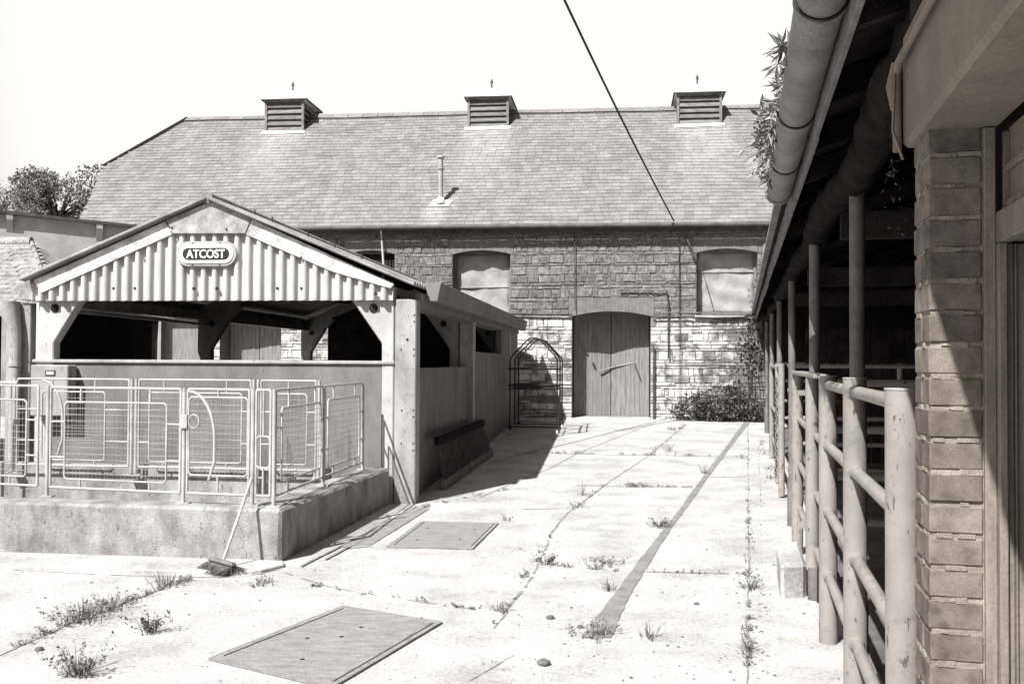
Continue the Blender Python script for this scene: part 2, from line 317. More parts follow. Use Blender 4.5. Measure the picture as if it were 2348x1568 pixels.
# ---------------------------------------------------------------- barn
barn_o = BF(0, 0, gz(24))
barn = thing('stone_barn', barn_o, 'long stone barn with a slate roof, three roof vents and a whitewashed lower wall', 'barn')
def W(u, v, d=0.0): return BF.px(u, v, d)
sL, sR = -13.0, 7.0
ZE = W(1174, 520).z                        # eaves height
zb = .2
def opening(u0, u1, vt, vs, vb):
    a, b = W(u0, vs), W(u1, vs); return [a.x, b.x, W((u0 + u1) / 2, vb).z, (a.z + b.z) / 2, W((u0 + u1) / 2, vt).z]
OP = {'door': opening(1312, 1492, 713, 724, 966), 'w1': opening(1038, 1170, 573, 582, 722), 'w2': opening(1597, 1737, 569, 578, 727),
      'w0': opening(797, 905, 573, 582, 715), 'd0': opening(505, 645, 713, 724, 980)}
OP['bay'] = [W(335, 800).x, W(470, 800).x, zb, 2.9, 2.9]
for k in ('w1', 'w2', 'w0'): OP[k][2] = max(OP[k][2], 2.86) if k != 'w1' else 2.4
def holed(mb, fr, s0, s1, z0, z1, ops, d0, d1):
    xs = sorted({s0, s1, *[x for o in ops for x in o[:2]]}); zs = sorted({z0, z1, *[z for o in ops for z in (o[2], o[4]) if z0 < z < z1]})
    solid = lambda x, z: s0 < x < s1 and z0 < z < z1 and not any(o[0] < x < o[1] and o[2] < z < o[4] for o in ops)
    for a, b in zip(xs, xs[1:]):
        for c, e in zip(zs, zs[1:]):
            mx, mz = (a + b) / 2, (c + e) / 2
            if not solid(mx, mz): continue
            mb.quad(fr(a, d0, c), fr(b, d0, c), fr(b, d0, e), fr(a, d0, e)); mb.quad(fr(b, d1, c), fr(a, d1, c), fr(a, d1, e), fr(b, d1, e))
            eps = .0005
            for (x, z, p, q) in ((a - eps, mz, (a, c), (a, e)), (b + eps, mz, (b, e), (b, c)), (mx, c - eps, (b, c), (a, c)), (mx, e + eps, (a, e), (b, e))):
                if not solid(x, z): mb.quad(fr(p[0], d0, p[1]), fr(p[0], d1, p[1]), fr(q[0], d1, q[1]), fr(q[0], d0, q[1]))
ops = list(OP.values())
mb = MB(); holed(mb, BF, sL, sR, 0, ZE, ops, 0, .9)
# side and back walls so that the barn is closed
mb.box(BF, sL, sL + .6, .9, 8.0, 0, ZE); mb.box(BF, sR - .6, sR, .9, 8.0, 0, ZE); mb.box(BF, sL, sR, 8.0, 8.6, 0, ZE)
wall = mb.build('wall', M['bed'], barn)
def stones(mb, fr, s0, s1, z0, z1, ops, rh, rw, dep=.020, pad=.008):
    z = z0; thin = False
    while z < z1 - .03:
        thin = (not thin) if random.random() < .72 else thin
        h = random.uniform(.055, .10) if thin else random.uniform(.14, .215); h = min(h, z1 - z)
        rw = (.22, .8) if thin else (.11, .42)
        zm = z + h / 2
        blocked = sorted((o[0], o[1]) for o in ops if o[2] - .02 < zm < o[4] + .02)
        x = s0 - random.uniform(0, .2)
        segs = []; cur = s0
        for a, b in blocked:
            if a > cur: segs.append((cur, a))
            cur = max(cur, b)
        if cur < s1: segs.append((cur, s1))
        for a, b in segs:
            x = a
            while x < b - .03:
                wd = random.uniform(*rw)
                if random.random() < .2: wd *= .5
                if b - x - wd < .12: wd = b - x
                j = lambda k=(.007 if thin else .014): random.uniform(-k, k); wv = .012 * math.sin(x * .9 + z * 2) + .006 * math.sin(x * 2.7 + z)
                x0, x1, c0, c1 = x + pad / 2, x + wd - pad / 2, z + pad / 2 + j(.007) + wv, z + h - pad / 2 + j(.007) + wv
                dd = -dep * random.uniform(.4, 1.3); i = .016
                bk = [fr(x0, .004, c0), fr(x1, .004, c0), fr(x1, .004, c1), fr(x0, .004, c1)]
                ft = [fr(x0 + i + j(), dd + j(.008), c0 + i + j()), fr(x1 - i + j(), dd + j(.008), c0 + i + j()), fr(x1 - i + j(), dd + j(.008), c1 - i + j()), fr(x0 + i + j(), dd + j(.008), c1 - i + j())]
                mb.add(bk + ft, [(4, 5, 6, 7), (0, 1, 5, 4), (1, 2, 6, 5), (2, 3, 7, 6), (3, 0, 4, 7)])
                x += wd
        z += h
arch_t = {'door': .34, 'w1': .30, 'w2': .30, 'w0': .30, 'd0': .34}
sops = []
for k, o in OP.items():
    t = arch_t.get(k, 0); sops.append([o[0], o[1], o[2], o[4]])
    sops[-1] = [o[0], o[1], o[2], 0, o[4]]
    if t: sops.append([o[0] - .08, o[1] + .08, o[3] - .01, 0, o[4] + t])
mb = MB(); stones(mb, BF, sL, sR, .25, ZE, sops, (.085, .23), (.13, .6)); mb.build('stone_facing', M['stone'], barn)
# brick arches
for k, t in arch_t.items():
    o = OP[k]; mb = MB(); a, b = o[0] - .08, o[1] + .08; n = int((b - a) / .082); rise = o[4] - o[3]
    zi = lambda s: o[3] + rise * (1 - ((s - (o[0] + o[1]) / 2) / ((o[1] - o[0]) / 2)) ** 2) - .004 if o[0] <= s <= o[1] else o[3] - .004
    zt = o[4] + t - .02
    for i in range(n):
        x0, x1 = a + (b - a) * i / n + .001, a + (b - a) * (i + 1) / n - .001; dd = -.014 + random.uniform(-.006, .006)
        mb.hexa([BF(x0, dd, zi(x0)), BF(x1, dd, zi(x1)), BF(x1, .12, zi(x1)), BF(x0, .12, zi(x0)), BF(x0, dd, zt), BF(x1, dd, zt), BF(x1, .12, zt), BF(x0, .12, zt)])
    mb.build('brick_arch', M['archbrick'], barn)
# barn doors: two plank leaves meeting in a shallow inward V
def plank_doors(o, dep, dv, npl, label=None, hold=True):
    a, b, z0, z1 = o[0] + .02, o[1] - .02, gz(24) + .03, o[4]; m_ = (a + b) / 2 - .01
    lv = []
    for (x0, x1, d0, d1) in ((a, m_ - .008, dep, dep + dv), (m_ + .008, b, dep + dv, dep)):
        mb = MB(); n = npl
        for i in range(n):
            t0, t1 = i / n, (i + 1) / n; e = .002
            xa, xb = x0 + (x1 - x0) * t0 + e, x0 + (x1 - x0) * t1 - e; da, db = d0 + (d1 - d0) * t0, d0 + (d1 - d0) * t1; r_ = random.uniform(-.005, .005)
            mb.hexa([BF(xa, da + r_, z0), BF(xb, db + r_, z0), BF(xb, db + .04, z0), BF(xa, da + .04, z0), BF(xa, da + r_, z1), BF(xb, db + r_, z1), BF(xb, db + .04, z1), BF(xa, da + .04, z1)])
        # backing so no light shows between the planks
        mb.hexa([BF(x0, d0 + .042, z0), BF(x1, d1 + .042, z0), BF(x1, d1 + .06, z0), BF(x0, d0 + .06, z0), BF(x0, d0 + .042, z1), BF(x1, d1 + .042, z1), BF(x1, d1 + .06, z1), BF(x0, d0 + .06, z1)])
        lv.append(mb.build('door_leaf', M['plank'], barn))
    mb = MB(); mb.box(BF, a - .01, b + .01, dep - .06, dep + .3, .15, gz(24) + .025); mb.build('threshold', M['render'], barn)
    if hold:
        mb = MB(); p, q = W(1374, 851, .64), W(1467, 828, .66); m3 = W(1403, 842, .74)
        mb.tube([BF(*p), BF(*m3), BF(*q)], .020, 8); mb.build('bar', M['drain'], lv[0])
        mb = MB(); p = W(1455, 832, .62); mb.tube([BF(*p), BF(p.x + .07, .63, p.z - .2), BF(p.x + .2, .66, p.z - .55), BF(p.x + .22, .66, p.z - .75)], [.012, .018, .024, .016], 6); mb.build('strap', M['rust'], lv[1])
        mb = MB(); p = W(1360, 832, .62); mb.tube([BF(p.x, .58, p.z), BF(p.x, .68, p.z)], .03, 8); mb.build('latch', M['rust'], lv[0])
plank_doors(OP['door'], .60, .17, 8)
plank_doors(OP['d0'], .62, .06, 7, hold=False)
mb = MB(); p = W(1497, 800); mb.box(BF, p.x, p.x + .045, -.10, -.03, .38, W(1497, 795).z); mb.build('door_post', M['rust'], barn)
# grey sheet panel in the far bay
o = OP['bay']; mb = MB(); mb.box(BF, o[0], o[1], .3, .36, .2, o[4]); mb.build('door_panel', M['plank'], barn)
# boarded windows
def board_window(o, rec, glazed=False):
    w_ = thing('window', BF((o[0] + o[1]) / 2, 0, o[2]), None, None); w_.parent = barn; w_.location = Vector(w_['_o']) - Vector(barn['_o'])
    f = MB(); t = .055
    f.box(BF, o[0], o[0] + t, rec - .06, rec + .02, o[2], o[4]); f.box(BF, o[1] - t, o[1], rec - .06, rec + .02, o[2], o[4])
    f.box(BF, o[0] + t, o[1] - t, rec - .06, rec + .02, o[4] - .07, o[4]); f.box(BF, o[0] + t, o[1] - t, rec - .06, rec + .02, o[2], o[2] + .05)
    f.build('frame', M['fascia'], w_)
    if glazed:
        p = MB(); p.box(BF, o[0], o[1], rec + .03, rec + .05, o[2], o[4]); p.build('pane', M['darkin'], w_)
        p = MB(); n = 12
        for i in range(n): p.box(BF, o[0] + t + (o[1] - o[0] - 2 * t) * i / n + .012, o[0] + t + (o[1] - o[0] - 2 * t) * (i + 1) / n - .012, rec - .01, rec + .02, o[2] + .06, o[4] - .22)
        p.build('slats', M['plank'], w_)
    else:
        # sagging sheet nailed over the opening, a little buckled
        p = MB(); nx, nz = 14, 18; a, b, c, e = o[0] + t - .01, o[1] - t + .01, o[2] + .045, o[4] - .06
        ph = random.uniform(0, 6)
        vs = [BF(a + (b - a) * i / nx, rec - .01 + .020 * math.sin(i * 1.1 + ph) * math.sin(j * .55 + ph) + .014 * math.sin(j * 1.3 + i * .4) + random.uniform(-.006, .006), c + (e - c) * j / nz) for j in range(nz + 1) for i in range(nx + 1)]
        p.add(vs, [(j * (nx + 1) + i, j * (nx + 1) + i + 1, (j + 1) * (nx + 1) + i + 1, (j + 1) * (nx + 1) + i) for j in range(nz) for i in range(nx)], True)
        p.build('board', M['board'], w_, thick=.012)
        p = MB(); zz = c + (e - c) * random.uniform(.55, .68); p.hexa([BF(a + .02, rec - .05, zz), BF(b - .01, rec - .05, zz + .02), BF(b - .01, rec - .01, zz + .02), BF(a + .02, rec - .01, zz), BF(a + .02, rec - .05, zz + .02), BF(b - .01, rec - .05, zz + .04), BF(b - .01, rec - .01, zz + .04), BF(a + .02, rec - .01, zz + .02)]); p.build('batten', M['board'], w_)
    s_ = MB(); s_.box(BF, o[0] - .05, o[1] + .05, -.06, rec - .06, o[2] - .09, o[2] - .003); s_.build('sill', M['white'], w_)
board_window(OP['w1'], .34); board_window(OP['w2'], .34); board_window(OP['w0'], .30, True)
# ---- roof
d_e, ze = -.28, ZE + .02
d_r = 4.3; zr = 0
pr = on_plane(1100, 258, BF(0, d_r, 0), BF.uy); zr = pr.z
slope = math.atan2(zr - ze, d_r - d_e); TL = math.hypot(zr - ze, d_r - d_e)
RN = (-BF.uy * math.sin(slope) + Vector((0, 0, math.cos(slope)))).normalized()
def RP(s, t, h=0.0):
    h = h + .014 * math.sin(s * .8 + 1) * math.sin(t * .9) + .007 * math.sin(s * 2.1 + t * 1.4)
    return BF(s, d_e + t * math.cos(slope) - h * math.sin(slope), ze + t * math.sin(slope) + h * math.cos(slope))
def rpx(u, v):
    p = on_plane(u, v, RP(0, 0), RN); q = BF.loc(p); return q.x, (q.y - d_e) / math.cos(slope)
sH, tH = rpx(237, 382); sRg, _ = rpx(430, 272); sVb, tVb = rpx(180, 505)
sEb = sVb + (sVb - sH) / (tVb - tH) * (0 - tVb)
def s_left(t): return sEb + (sH - sEb) * t / tH if t < tH else sH + (sRg - sH) * (t - tH) / (TL - tH)
sEnd = 7.4
print('ROOF', ZE, zr, math.degrees(slope), TL, sH, tH, sRg, sEb)
roof = MB()
P1 = [RP(sEb, 0, -.03), RP(sEnd, 0, -.03), RP(sEnd, TL, -.03), RP(sRg, TL, -.03), RP(sH, tH, -.03)]
roof.add(P1, [(0, 1, 2, 3, 4)])
def back(p):                                            # mirror across the ridge
    q = BF.loc(p); return BF(q.x, 2 * d_r - q.y, q.z)
P2 = [back(p) for p in P1]; roof.add(P2, [(4, 3, 2, 1, 0)])
roof.add([P1[3], P1[4], P2[4], P1[0], P2[0], P1[2], P1[1], P2[1]], [(0, 2, 1), (1, 2, 4, 3), (5, 6, 7)])
ex = .170; row = 0; t = 0.0
while t < TL - .05:
    x = s_left(t) - random.uniform(0, .12) + (row % 2) * .1
    while x < sEnd:
        wd = random.choice((.19, .20, .21, .22, .23)); x1 = x + wd
        lo = max(x + .0025, s_left(t + .02)); hi = x1 - .0025
        if hi - lo > .05:
            k = random.uniform(-.003, .004); ln = min(.26, TL - t); e0 = t + random.uniform(-.006, .006)
            slip = -.05 if random.random() < .006 else 0
            a = [RP(lo, e0 + slip, .014 + k), RP(hi, e0 + slip, .014 + k + random.uniform(-.002, .002)), RP(hi, t + ln, -.004), RP(lo, t + ln, -.004)]
            bt = [RP(lo, e0 + slip, .002), RP(hi, e0 + slip, .002)]
            roof.add(a + bt, [(0, 1, 2, 3), (4, 5, 1, 0), (4, 0, 3), (5, 2, 1)])
        x = x1
    t += ex; row += 1
M['slate'] = M['slate']
ro = roof.build('roof', M['slate'], barn)
rd = MB(); s = sRg
while s < sEnd:
    e = min(s + .45, sEnd); 
    for sg in (1, -1):
        p0, p1 = BF(s, d_r, zr + .035 + random.uniform(-.004, .004)), BF(e - .012, d_r, zr + .035)
        f0, f1 = RP(s, TL - .2, .035), RP(e - .012, TL - .2, .035)
        if sg < 0: f0, f1 = back(f0), back(f1)
        n_ = RN if sg > 0 else RN
        rd.hexa([f0, f1, f1 + RN * .02, f0 + RN * .02, p0, p1, p1 + Vector((0, 0, .02)), p0 + Vector((0, 0, .02))])
    s = e
rd.build('ridge_tiles', M['slate'], ro)
hp = MB(); a, b = RP(sH, tH, .02), RP(sRg, TL, .02); up = RN
hp.bar(a + up * .02, b + up * .02, .06, .05); dn = (RP(0, 0) - RP(0, 1)).normalized()
hp.bar(a + dn * .02 + up * .015, b + dn * .16 + up * .015, .015, .02); hp.build('hip_capping', M['coping'], ro)
gt = MB(); gt.tube([BF(sL - 1.6, d_e - .04, ze - .05), BF(sEnd, d_e - .04, ze - .05)], .058, 10); gt.box(BF, sL, sR, -.12, -.05, ZE - .16, ZE - .03); gt.build('gutter', M['gutter'], barn)
# ---- roof vents
def vent(u0, u1, vt, vb, dx_cap):
    # the front face stands where its lower edge meets the slates
    um = (u0 + u1) / 2; s_, t_ = rpx(um, vb); df = d_e + t_ * math.cos(slope); zf = ze + t_ * math.sin(slope)
    a, b = BF.px(u0, vt, df), BF.px(u1, vt, df); return a.x, b.x, df, zf, (a.z + b.z) / 2
vL, vM, vR = vent(607, 697, 228, 303, 0), vent(1072, 1167, 222, 294, 0), vent(1552, 1656, 212, 286, 0)
print('VENTS', vL, vM, vR)
def make_vent(v):
    s0, s1, df, zf, zt = v; sm = (s0 + s1) / 2; wd = s1 - s0; h = wd / 2; db = 2 * d_r - df; dm = d_r; zlow = zf - .05
    vo = thing('roof_vent', BF(sm, dm, zf), None, None); vo.parent = barn; vo.location = Vector(vo['_o']) - Vector(barn['_o'])
    p = .07
    for x in (s0, s1 - p):
        for y in (df, db - p): c = MB(); c.box(BF, x, x + p, y, y + p, zlow, zt); c.build('corner_post', M['fascia'], vo, bevel=.006)
    for za, zb_ in ((zt - .07, zt - .001), (zf - .02, zf + .05)): c = MB(); c.box(BF, s0 + p, s1 - p, df + .012, df + p, za, zb_); c.build('frame_rail', M['fascia'], vo)
    l = MB(); n = 5; z0, z1 = zf + .04, zt - .06
    for i in range(n):
        za, zb_ = z0 + (z1 - z0) * i / n, z0 + (z1 - z0) * (i + 1) / n + .01
        for (x0, x1, y0, y1, ax) in ((s0 + p, s1 - p, df + .02, df + .11, 0), (s1 - .02, s1 - .11, df + p, db - p, 1), (s0 + .02, s0 + .11, df + p, db - p, 1), (s0 + p, s1 - p, db - .02, db - .11, 0)):
            if ax == 0: l.hexa([BF(x0, y0, za), BF(x1, y0, za), BF(x1, y0, za + .03), BF(x0, y0, za + .03), BF(x0, y1, zb_), BF(x1, y1, zb_), BF(x1, y1, zb_ + .03), BF(x0, y1, zb_ + .03)])
            else: l.hexa([BF(x0, y0, za), BF(x0, y1, za), BF(x0, y1, za + .03), BF(x0, y0, za + .03), BF(x1, y0, zb_), BF(x1, y1, zb_), BF(x1, y1, zb_ + .03), BF(x1, y0, zb_ + .03)])
    l.build('louvres', M['louvre'], vo)
    k = MB(); k.box(BF, s0 + .13, s1 - .13, df + .13, db - .13, zlow, zt - .02); k.build('core', M['darkin'], vo)
    e = .075; r = MB()
    cs = [BF(s0 - e, df - e, zt), BF(s1 + e, df - e, zt), BF(s1 + e, db + e, zt), BF(s0 - e, db + e, zt)]
    up = Vector((0, 0, .035)); ap = BF(sm, dm, zt + .46)
    r.add(cs + [x + up for x in cs] + [ap], [(3, 2, 1, 0), (0, 1, 5, 4), (1, 2, 6, 5), (2, 3, 7, 6), (3, 0, 4, 7), (4, 5, 8), (5, 6, 8), (6, 7, 8), (7, 4, 8)])
    r.build('cap', M['lead'], vo)
    ed = MB()
    for i in range(4): ed.bar(cs[i] + Vector((0, 0, -.012)), cs[(i + 1) % 4] + Vector((0, 0, -.012)), .03, .03)
    ed.build('cap_edge', M['coping'], vo)
    f = MB(); f.tube([ap - Vector((0, 0, .04)), ap + Vector((0, 0, .10)), ap + Vector((0, 0, .16)), ap + Vector((0, 0, .27))], [.03, .022, .045, .006], 8); f.build('finial', M['gutter'], vo)
    fl = MB(); a_, b_ = (df - d_e) / math.cos(slope), 0
    fl.add([RP(s0 - .07, a_ - .16, .028), RP(s1 + .05, a_ - .13, .028), RP(s1 + .05, a_ + .02, .03), RP(s0 - .07, a_ + .02, .03)], [(0, 1, 2, 3)]); fl.build('flashing', M['lead'], vo, thick=.006)
    return vo
for v in (vL, vM, vR): make_vent(v)
# pale lead run-off stains down the slates below each vent and the flue
t = M['slate'].node_tree; N = t.nodes; L = t.links; b = N['Principled BSDF']; src = b.inputs['Base Color'].links[0].from_socket
geo = N.new('ShaderNodeNewGeometry'); dt = N.new('ShaderNodeVectorMath'); dt.operation = 'DOT_PRODUCT'; dt.inputs[1].default_value = BF.ux; L.new(geo.outputs['Position'], dt.inputs[0])
sp = N.new('ShaderNodeSeparateXYZ'); L.new(geo.outputs['Position'], sp.inputs[0]); tot = None
mp = N.new('ShaderNodeMapping'); mp.inputs['Scale'].default_value = (5, 5, .6); L.new(geo.outputs['Position'], mp.inputs['Vector'])
nz = N.new('ShaderNodeTexNoise'); nz.inputs['Scale'].default_value = 1; nz.inputs['Detail'].default_value = 5; L.new(mp.outputs[0], nz.inputs['Vector'])
o_ = BF.o.dot(BF.ux); fs = BF.px(1008, 470, 1).x
for s_, hw_, zt_, ln in [((v[0] + v[1]) / 2, .75, v[3], 2.6) for v in (vL, vM, vR)] + [(fs, .3, RP(*rpx(1008, 476)).z, .9)]:
    su = N.new('ShaderNodeMath'); su.operation = 'SUBTRACT'; su.inputs[1].default_value = o_ + s_; L.new(dt.outputs['Value'], su.inputs[0])
    ab = N.new('ShaderNodeMath'); ab.operation = 'ABSOLUTE'; L.new(su.outputs[0], ab.inputs[0])
    m1 = N.new('ShaderNodeMapRange'); m1.inputs['From Min'].default_value = hw_ * .5; m1.inputs['From Max'].default_value = hw_ * 1.3; m1.inputs['To Min'].default_value = 1; m1.inputs['To Max'].default_value = 0; L.new(ab.outputs[0], m1.inputs['Value'])
    m2 = N.new('ShaderNodeMapRange'); m2.inputs['From Min'].default_value = zt_ - ln; m2.inputs['From Max'].default_value = zt_; m2.inputs['To Min'].default_value = 0; m2.inputs['To Max'].default_value = 1; L.new(sp.outputs['Z'], m2.inputs['Value'])
    m3 = N.new('ShaderNodeMath'); m3.operation = 'LESS_THAN'; m3.inputs[1].default_value = zt_ + .02; L.new(sp.outputs['Z'], m3.inputs[0])
    q = N.new('ShaderNodeMath'); q.operation = 'MULTIPLY'; L.new(m1.outputs[0], q.inputs[0]); L.new(m2.outputs[0], q.inputs[1])
    q3 = N.new('ShaderNodeMath'); q3.operation = 'MULTIPLY'; L.new(q.outputs[0], q3.inputs[0]); L.new(m3.outputs[0], q3.inputs[1])
    if tot is None: tot = q3
    else: a_ = N.new('ShaderNodeMath'); a_.operation = 'MAXIMUM'; L.new(tot.outputs[0], a_.inputs[0]); L.new(q3.outputs[0], a_.inputs[1]); tot = a_
q = N.new('ShaderNodeMath'); q.operation = 'MULTIPLY'; L.new(tot.outputs[0], q.inputs[0]); L.new(nz.outputs['Fac'], q.inputs[1])
mx = N.new('ShaderNodeMix'); mx.data_type = 'RGBA'; mx.inputs['B'].default_value = g(.34); L.new(q.outputs[0], mx.inputs['Factor']); L.new(src, mx.inputs['A']); L.new(mx.outputs['Result'], b.inputs['Base Color'])
# ---- flue pipe on the slates
s_, t_ = rpx(1010, 468); base = RP(s_, t_); k = 1 / 88.0
fl = thing('flue_pipe', base, None, None); fl.parent = barn; fl.location = Vector(fl['_o']) - Vector(barn['_o'])
top = BF.px(1008, 357, BF.loc(base).y).z
mb = MB(); mb.tube([base - Vector((0, 0, .1)), Vector((base.x, base.y, top - .3))], .062, 14); mb.build('pipe', M['precast'], fl)
mb = MB(); b2 = Vector((base.x, base.y, top)); mb.tube([b2 - Vector((0, 0, .34)), b2 - Vector((0, 0, .30))], .085, 14)
for i in range(10):
    a = i / 10 * 2 * math.pi; q = Vector((math.cos(a) * .08, math.sin(a) * .08, 0)); mb.bar(b2 + q - Vector((0, 0, .30)), b2 + q - Vector((0, 0, .05)), .03, .012)
mb.tube([b2 - Vector((0, 0, .30)), b2 - Vector((0, 0, .05))], .06, 12); mb.tube([b2 - Vector((0, 0, .05)), b2 - Vector((0, 0, .01)), b2], [.10, .10, .05], 14); mb.build('cowl', M['precast'], fl)
mb = MB(); mb.add([RP(s_ - .28, t_ - .13, .03), RP(s_ + .22, t_ - .13, .03), RP(s_ + .3, t_ + .16, .03), RP(s_ - .2, t_ + .2, .03)], [(0, 1, 2, 3)]); mb.tube([RP(s_, t_ + .02, .02), RP(s_, t_ + .03, .02) + Vector((0, 0, .14))], [.13, .075], 12); mb.build('flashing', M['lead'], fl, thick=.008)
# ---- pipes on the barn wall
def wpipe(pts, r, m, name='wall_pipe', d=-.09):
    mb = MB(); mb.tube([BF(W(u, v).x, d, W(u, v).z) for u, v in pts], r, 8); return mb.build(name, m, barn)
wpipe([(680, 537), (866, 535)], .025, M['white']); wpipe([(877, 530), (882, 600), (884, 640)], .028, M['white'], d=-.14)
wpipe([(1318, 528), (1319, 712)], .012, M['rust']); wpipe([(1420, 664), (1528, 665)], .02, M['fascia']); wpipe([(1528, 665), (1532, 700), (1532, 822)], .018, M['rust'])
wpipe([(1172, 719), (1240, 721), (1312, 721)], .022, M['rust']); wpipe([(1494, 726), (1640, 729), (1705, 727), (1712, 721), (1752, 723)], .020, M['rust']); wpipe([(1500, 716), (1750, 718)], .012, M['fascia'])
wpipe([(1752, 560), (1744, 640), (1738, 715)], .03, M['fascia'], 'down_pipe'); wpipe([(1572, 541), (1590, 590)], .03, M['rust'], 'bracket', -.12)
wpipe([(1604, 600), (1640, 725)], .007, M['rust'], 'loose_cord', -.05)
# ---------------------------------------------------------------- overhead cable
p0 = RP(*rpx(1545, 511), .06); p1 = at_y(1293, -3, 19.1); p2 = p0 + (p1 - p0) * 3.4
pts = []
for i in range(31):
    t = i / 30; p = p0.lerp(p2, t); t1 = min(1, t * 3.4); p.z -= .16 * 4 * t1 * (1 - t1) * .5; pts.append(p)
mb = MB(); mb.tube(pts, [.019 + .010 * min(1, i / 9) for i in range(31)], 6); tag(mb.build('overhead_cable', M['cable'], org=p0), 'black cable strung down across the sky to the barn eaves', 'cable')
# ---------------------------------------------------------------- low rendered building left of the barn
pb = at_y(372, 528, 25.2); pa = at_y(0, 490, 23.6)
dw = Vector((pb.x - pa.x, pb.y - pa.y, 0)).normalized(); 
class Tilted(Frame):                                     # the top of this building falls a little towards the barn
    def __call__(s, a, b, c): return Frame.__call__(s, a, b, c - (.05 * a if c > 4 else 0))
LBF = Tilted(pb.x, pb.y, math.atan2(-dw.y, dw.x))
LB = thing('rendered_building', LBF(-2, 0, 0), 'low rendered building with a dark flat coping, joining the left end of the barn', 'building')
LZ = on_plane(320, 525, LBF(0, 0, 0), LBF.uy).z - .02
a = LBF.px(60, 760); b = LBF.px(364, 760); wz = [LBF.px(200, 735).z, 1.0]
mb = MB(); holed(mb, LBF, -9, 0, 0, LZ, [[a.x, b.x, .9, 0, LBF.px(300, 733).z]], 0, .35)
mb.box(LBF, -9, 0, 3.6, 3.9, 0, LZ - .1); mb.box(LBF, -9, -8.7, .35, 3.6, 0, LZ); mb.build('wall', M['palewall'], LB)
mb = MB(); 
xs = [-9.3 + .62 * i for i in range(16)]
for x0, x1 in zip(xs, xs[1:]):
    j = random.uniform(-.008, .008); mb.box(LBF, x0, min(x1, .25), -.16, 4.0, LZ + j, LZ + .07 + j)
mb.build('coping', M['coping'], LB)
for u in (228, 22):
    mb = MB(); q = LBF.px(u, 520); mb.prism([LBF(q.x - .07, 0, LZ), LBF(q.x - .07, -.145, LZ), LBF(q.x - .07, -.14, LZ - .12), LBF(q.x - .07, 0, LZ - .42)], LBF.ux * .14); mb.build('bracket', M['palewall'], LB)
wn = thing('window', LBF((a.x + b.x) / 2, .1, .9), None, None); wn.parent = LB; wn.location = Vector(wn['_o']) - Vector(LB['_o'])
mb = MB(); z1 = LBF.px(300, 733).z
for u in (207, 266, 341): q = LBF.px(u, 770); mb.box(LBF, q.x - .03, q.x + .03, .12, .18, .9, z1)
mb.box(LBF, a.x, b.x, .10, .2, z1 - .07, z1 - .002); mb.box(LBF, a.x, b.x, .1, .2, .9, .96); mb.build('frame', M['log'], wn)
mb = MB(); mb.box(LBF, a.x, b.x, .22, .24, .9, z1); mb.build('pane', M['black'], wn)
# ---------------------------------------------------------------- neighbouring tiled outhouse at the left edge
OH = thing('tiled_outhouse', (-7.6, 13.4, 0), 'small outhouse with a rough old tiled hip roof, left of the gabled pen shed', 'outhouse')
ey, ez_, sl = 12.75, 2.42, .45
mb = MB()
def tz(y): return ez_ + sl * (y - ey)
rows = 15; L_ = 2.3 / rows
for r in range(rows):
    y0 = ey + L_ * r; xr = -5.86 - .62 * max(0, (y0 - ey)) ; x = -12 + (r % 2) * .1
    while x < xr:
        x1 = min(x + .2, xr); k = random.uniform(-.006, .012)
        mb.add([(x + .004, y0, tz(y0) + .022 + k), (x1 - .004, y0, tz(y0) + .022 + k), (x1 - .004, y0 + L_ * 1.3, tz(y0 + L_ * 1.3) + .002), (x + .004, y0 + L_ * 1.3, tz(y0 + L_ * 1.3) + .002), (x + .004, y0, tz(y0)), (x1 - .004, y0, tz(y0))], [(0, 1, 2, 3), (4, 5, 1, 0)])
        x += .2
yt = ey + 2.3
mb.add([(-12, ey, tz(ey)), (-5.86, ey, tz(ey)), (-7.286, yt, tz(yt)), (-12, yt, tz(yt)), (-5.86, 17.3, tz(ey)), (-12, 17.3, tz(ey))], [(0, 1, 2, 3), (1, 4, 2), (3, 2, 4, 5)])
mb.build('roof', M['tile'], OH)
mb = MB(); mb.tube([(-12, yt, tz(yt) + .02), (-7.286, yt, tz(yt) + .02)], .09, 8)
for i in range(9):
    t = i / 9; p = Vector((-7.286, yt, tz(yt) + .03)).lerp(Vector((-5.9, ey + .05, tz(ey) + .03)), t); q = Vector((-7.286, yt, tz(yt) + .03)).lerp(Vector((-5.9, ey + .05, tz(ey) + .03)), t + .1); mb.tube([p, q], [.028, .035], 6)
mb.build('ridge_tiles', M['tile'], OH)
mb = MB(); mb.box(WORLD, -12, -6.9, ey + .5, ey + .7, 0, tz(ey + .5) - .02); mb.box(WORLD, -6.35, -6.15, ey + .25, 17.0, 0, tz(ey) - .02); mb.build('wall', M['darkin'], OH)
# ---------------------------------------------------------------- gabled pen shed
def S(u, v, d=0.0): return SF.px(u, v, d)
shed = thing('pen_shed', SF(-2.3, 0, 0), 'gabled concrete pen shed with a white corrugated gable and an open strip under its roof', 'shed')
L0 = S(76, 800).x; L1 = S(118, 800).x                     # left column
ap = S(487, 463); zc = S(487, 690).z; zs = S(487, 825).z
eL, eR = S(70, 645), S(952, 656)
print('SHED', L0, L1, ap, zc, zs, eL, eR)
LEN = 12.0                                               # back to the barn
FR = (0.0, 4.75, 10.3)
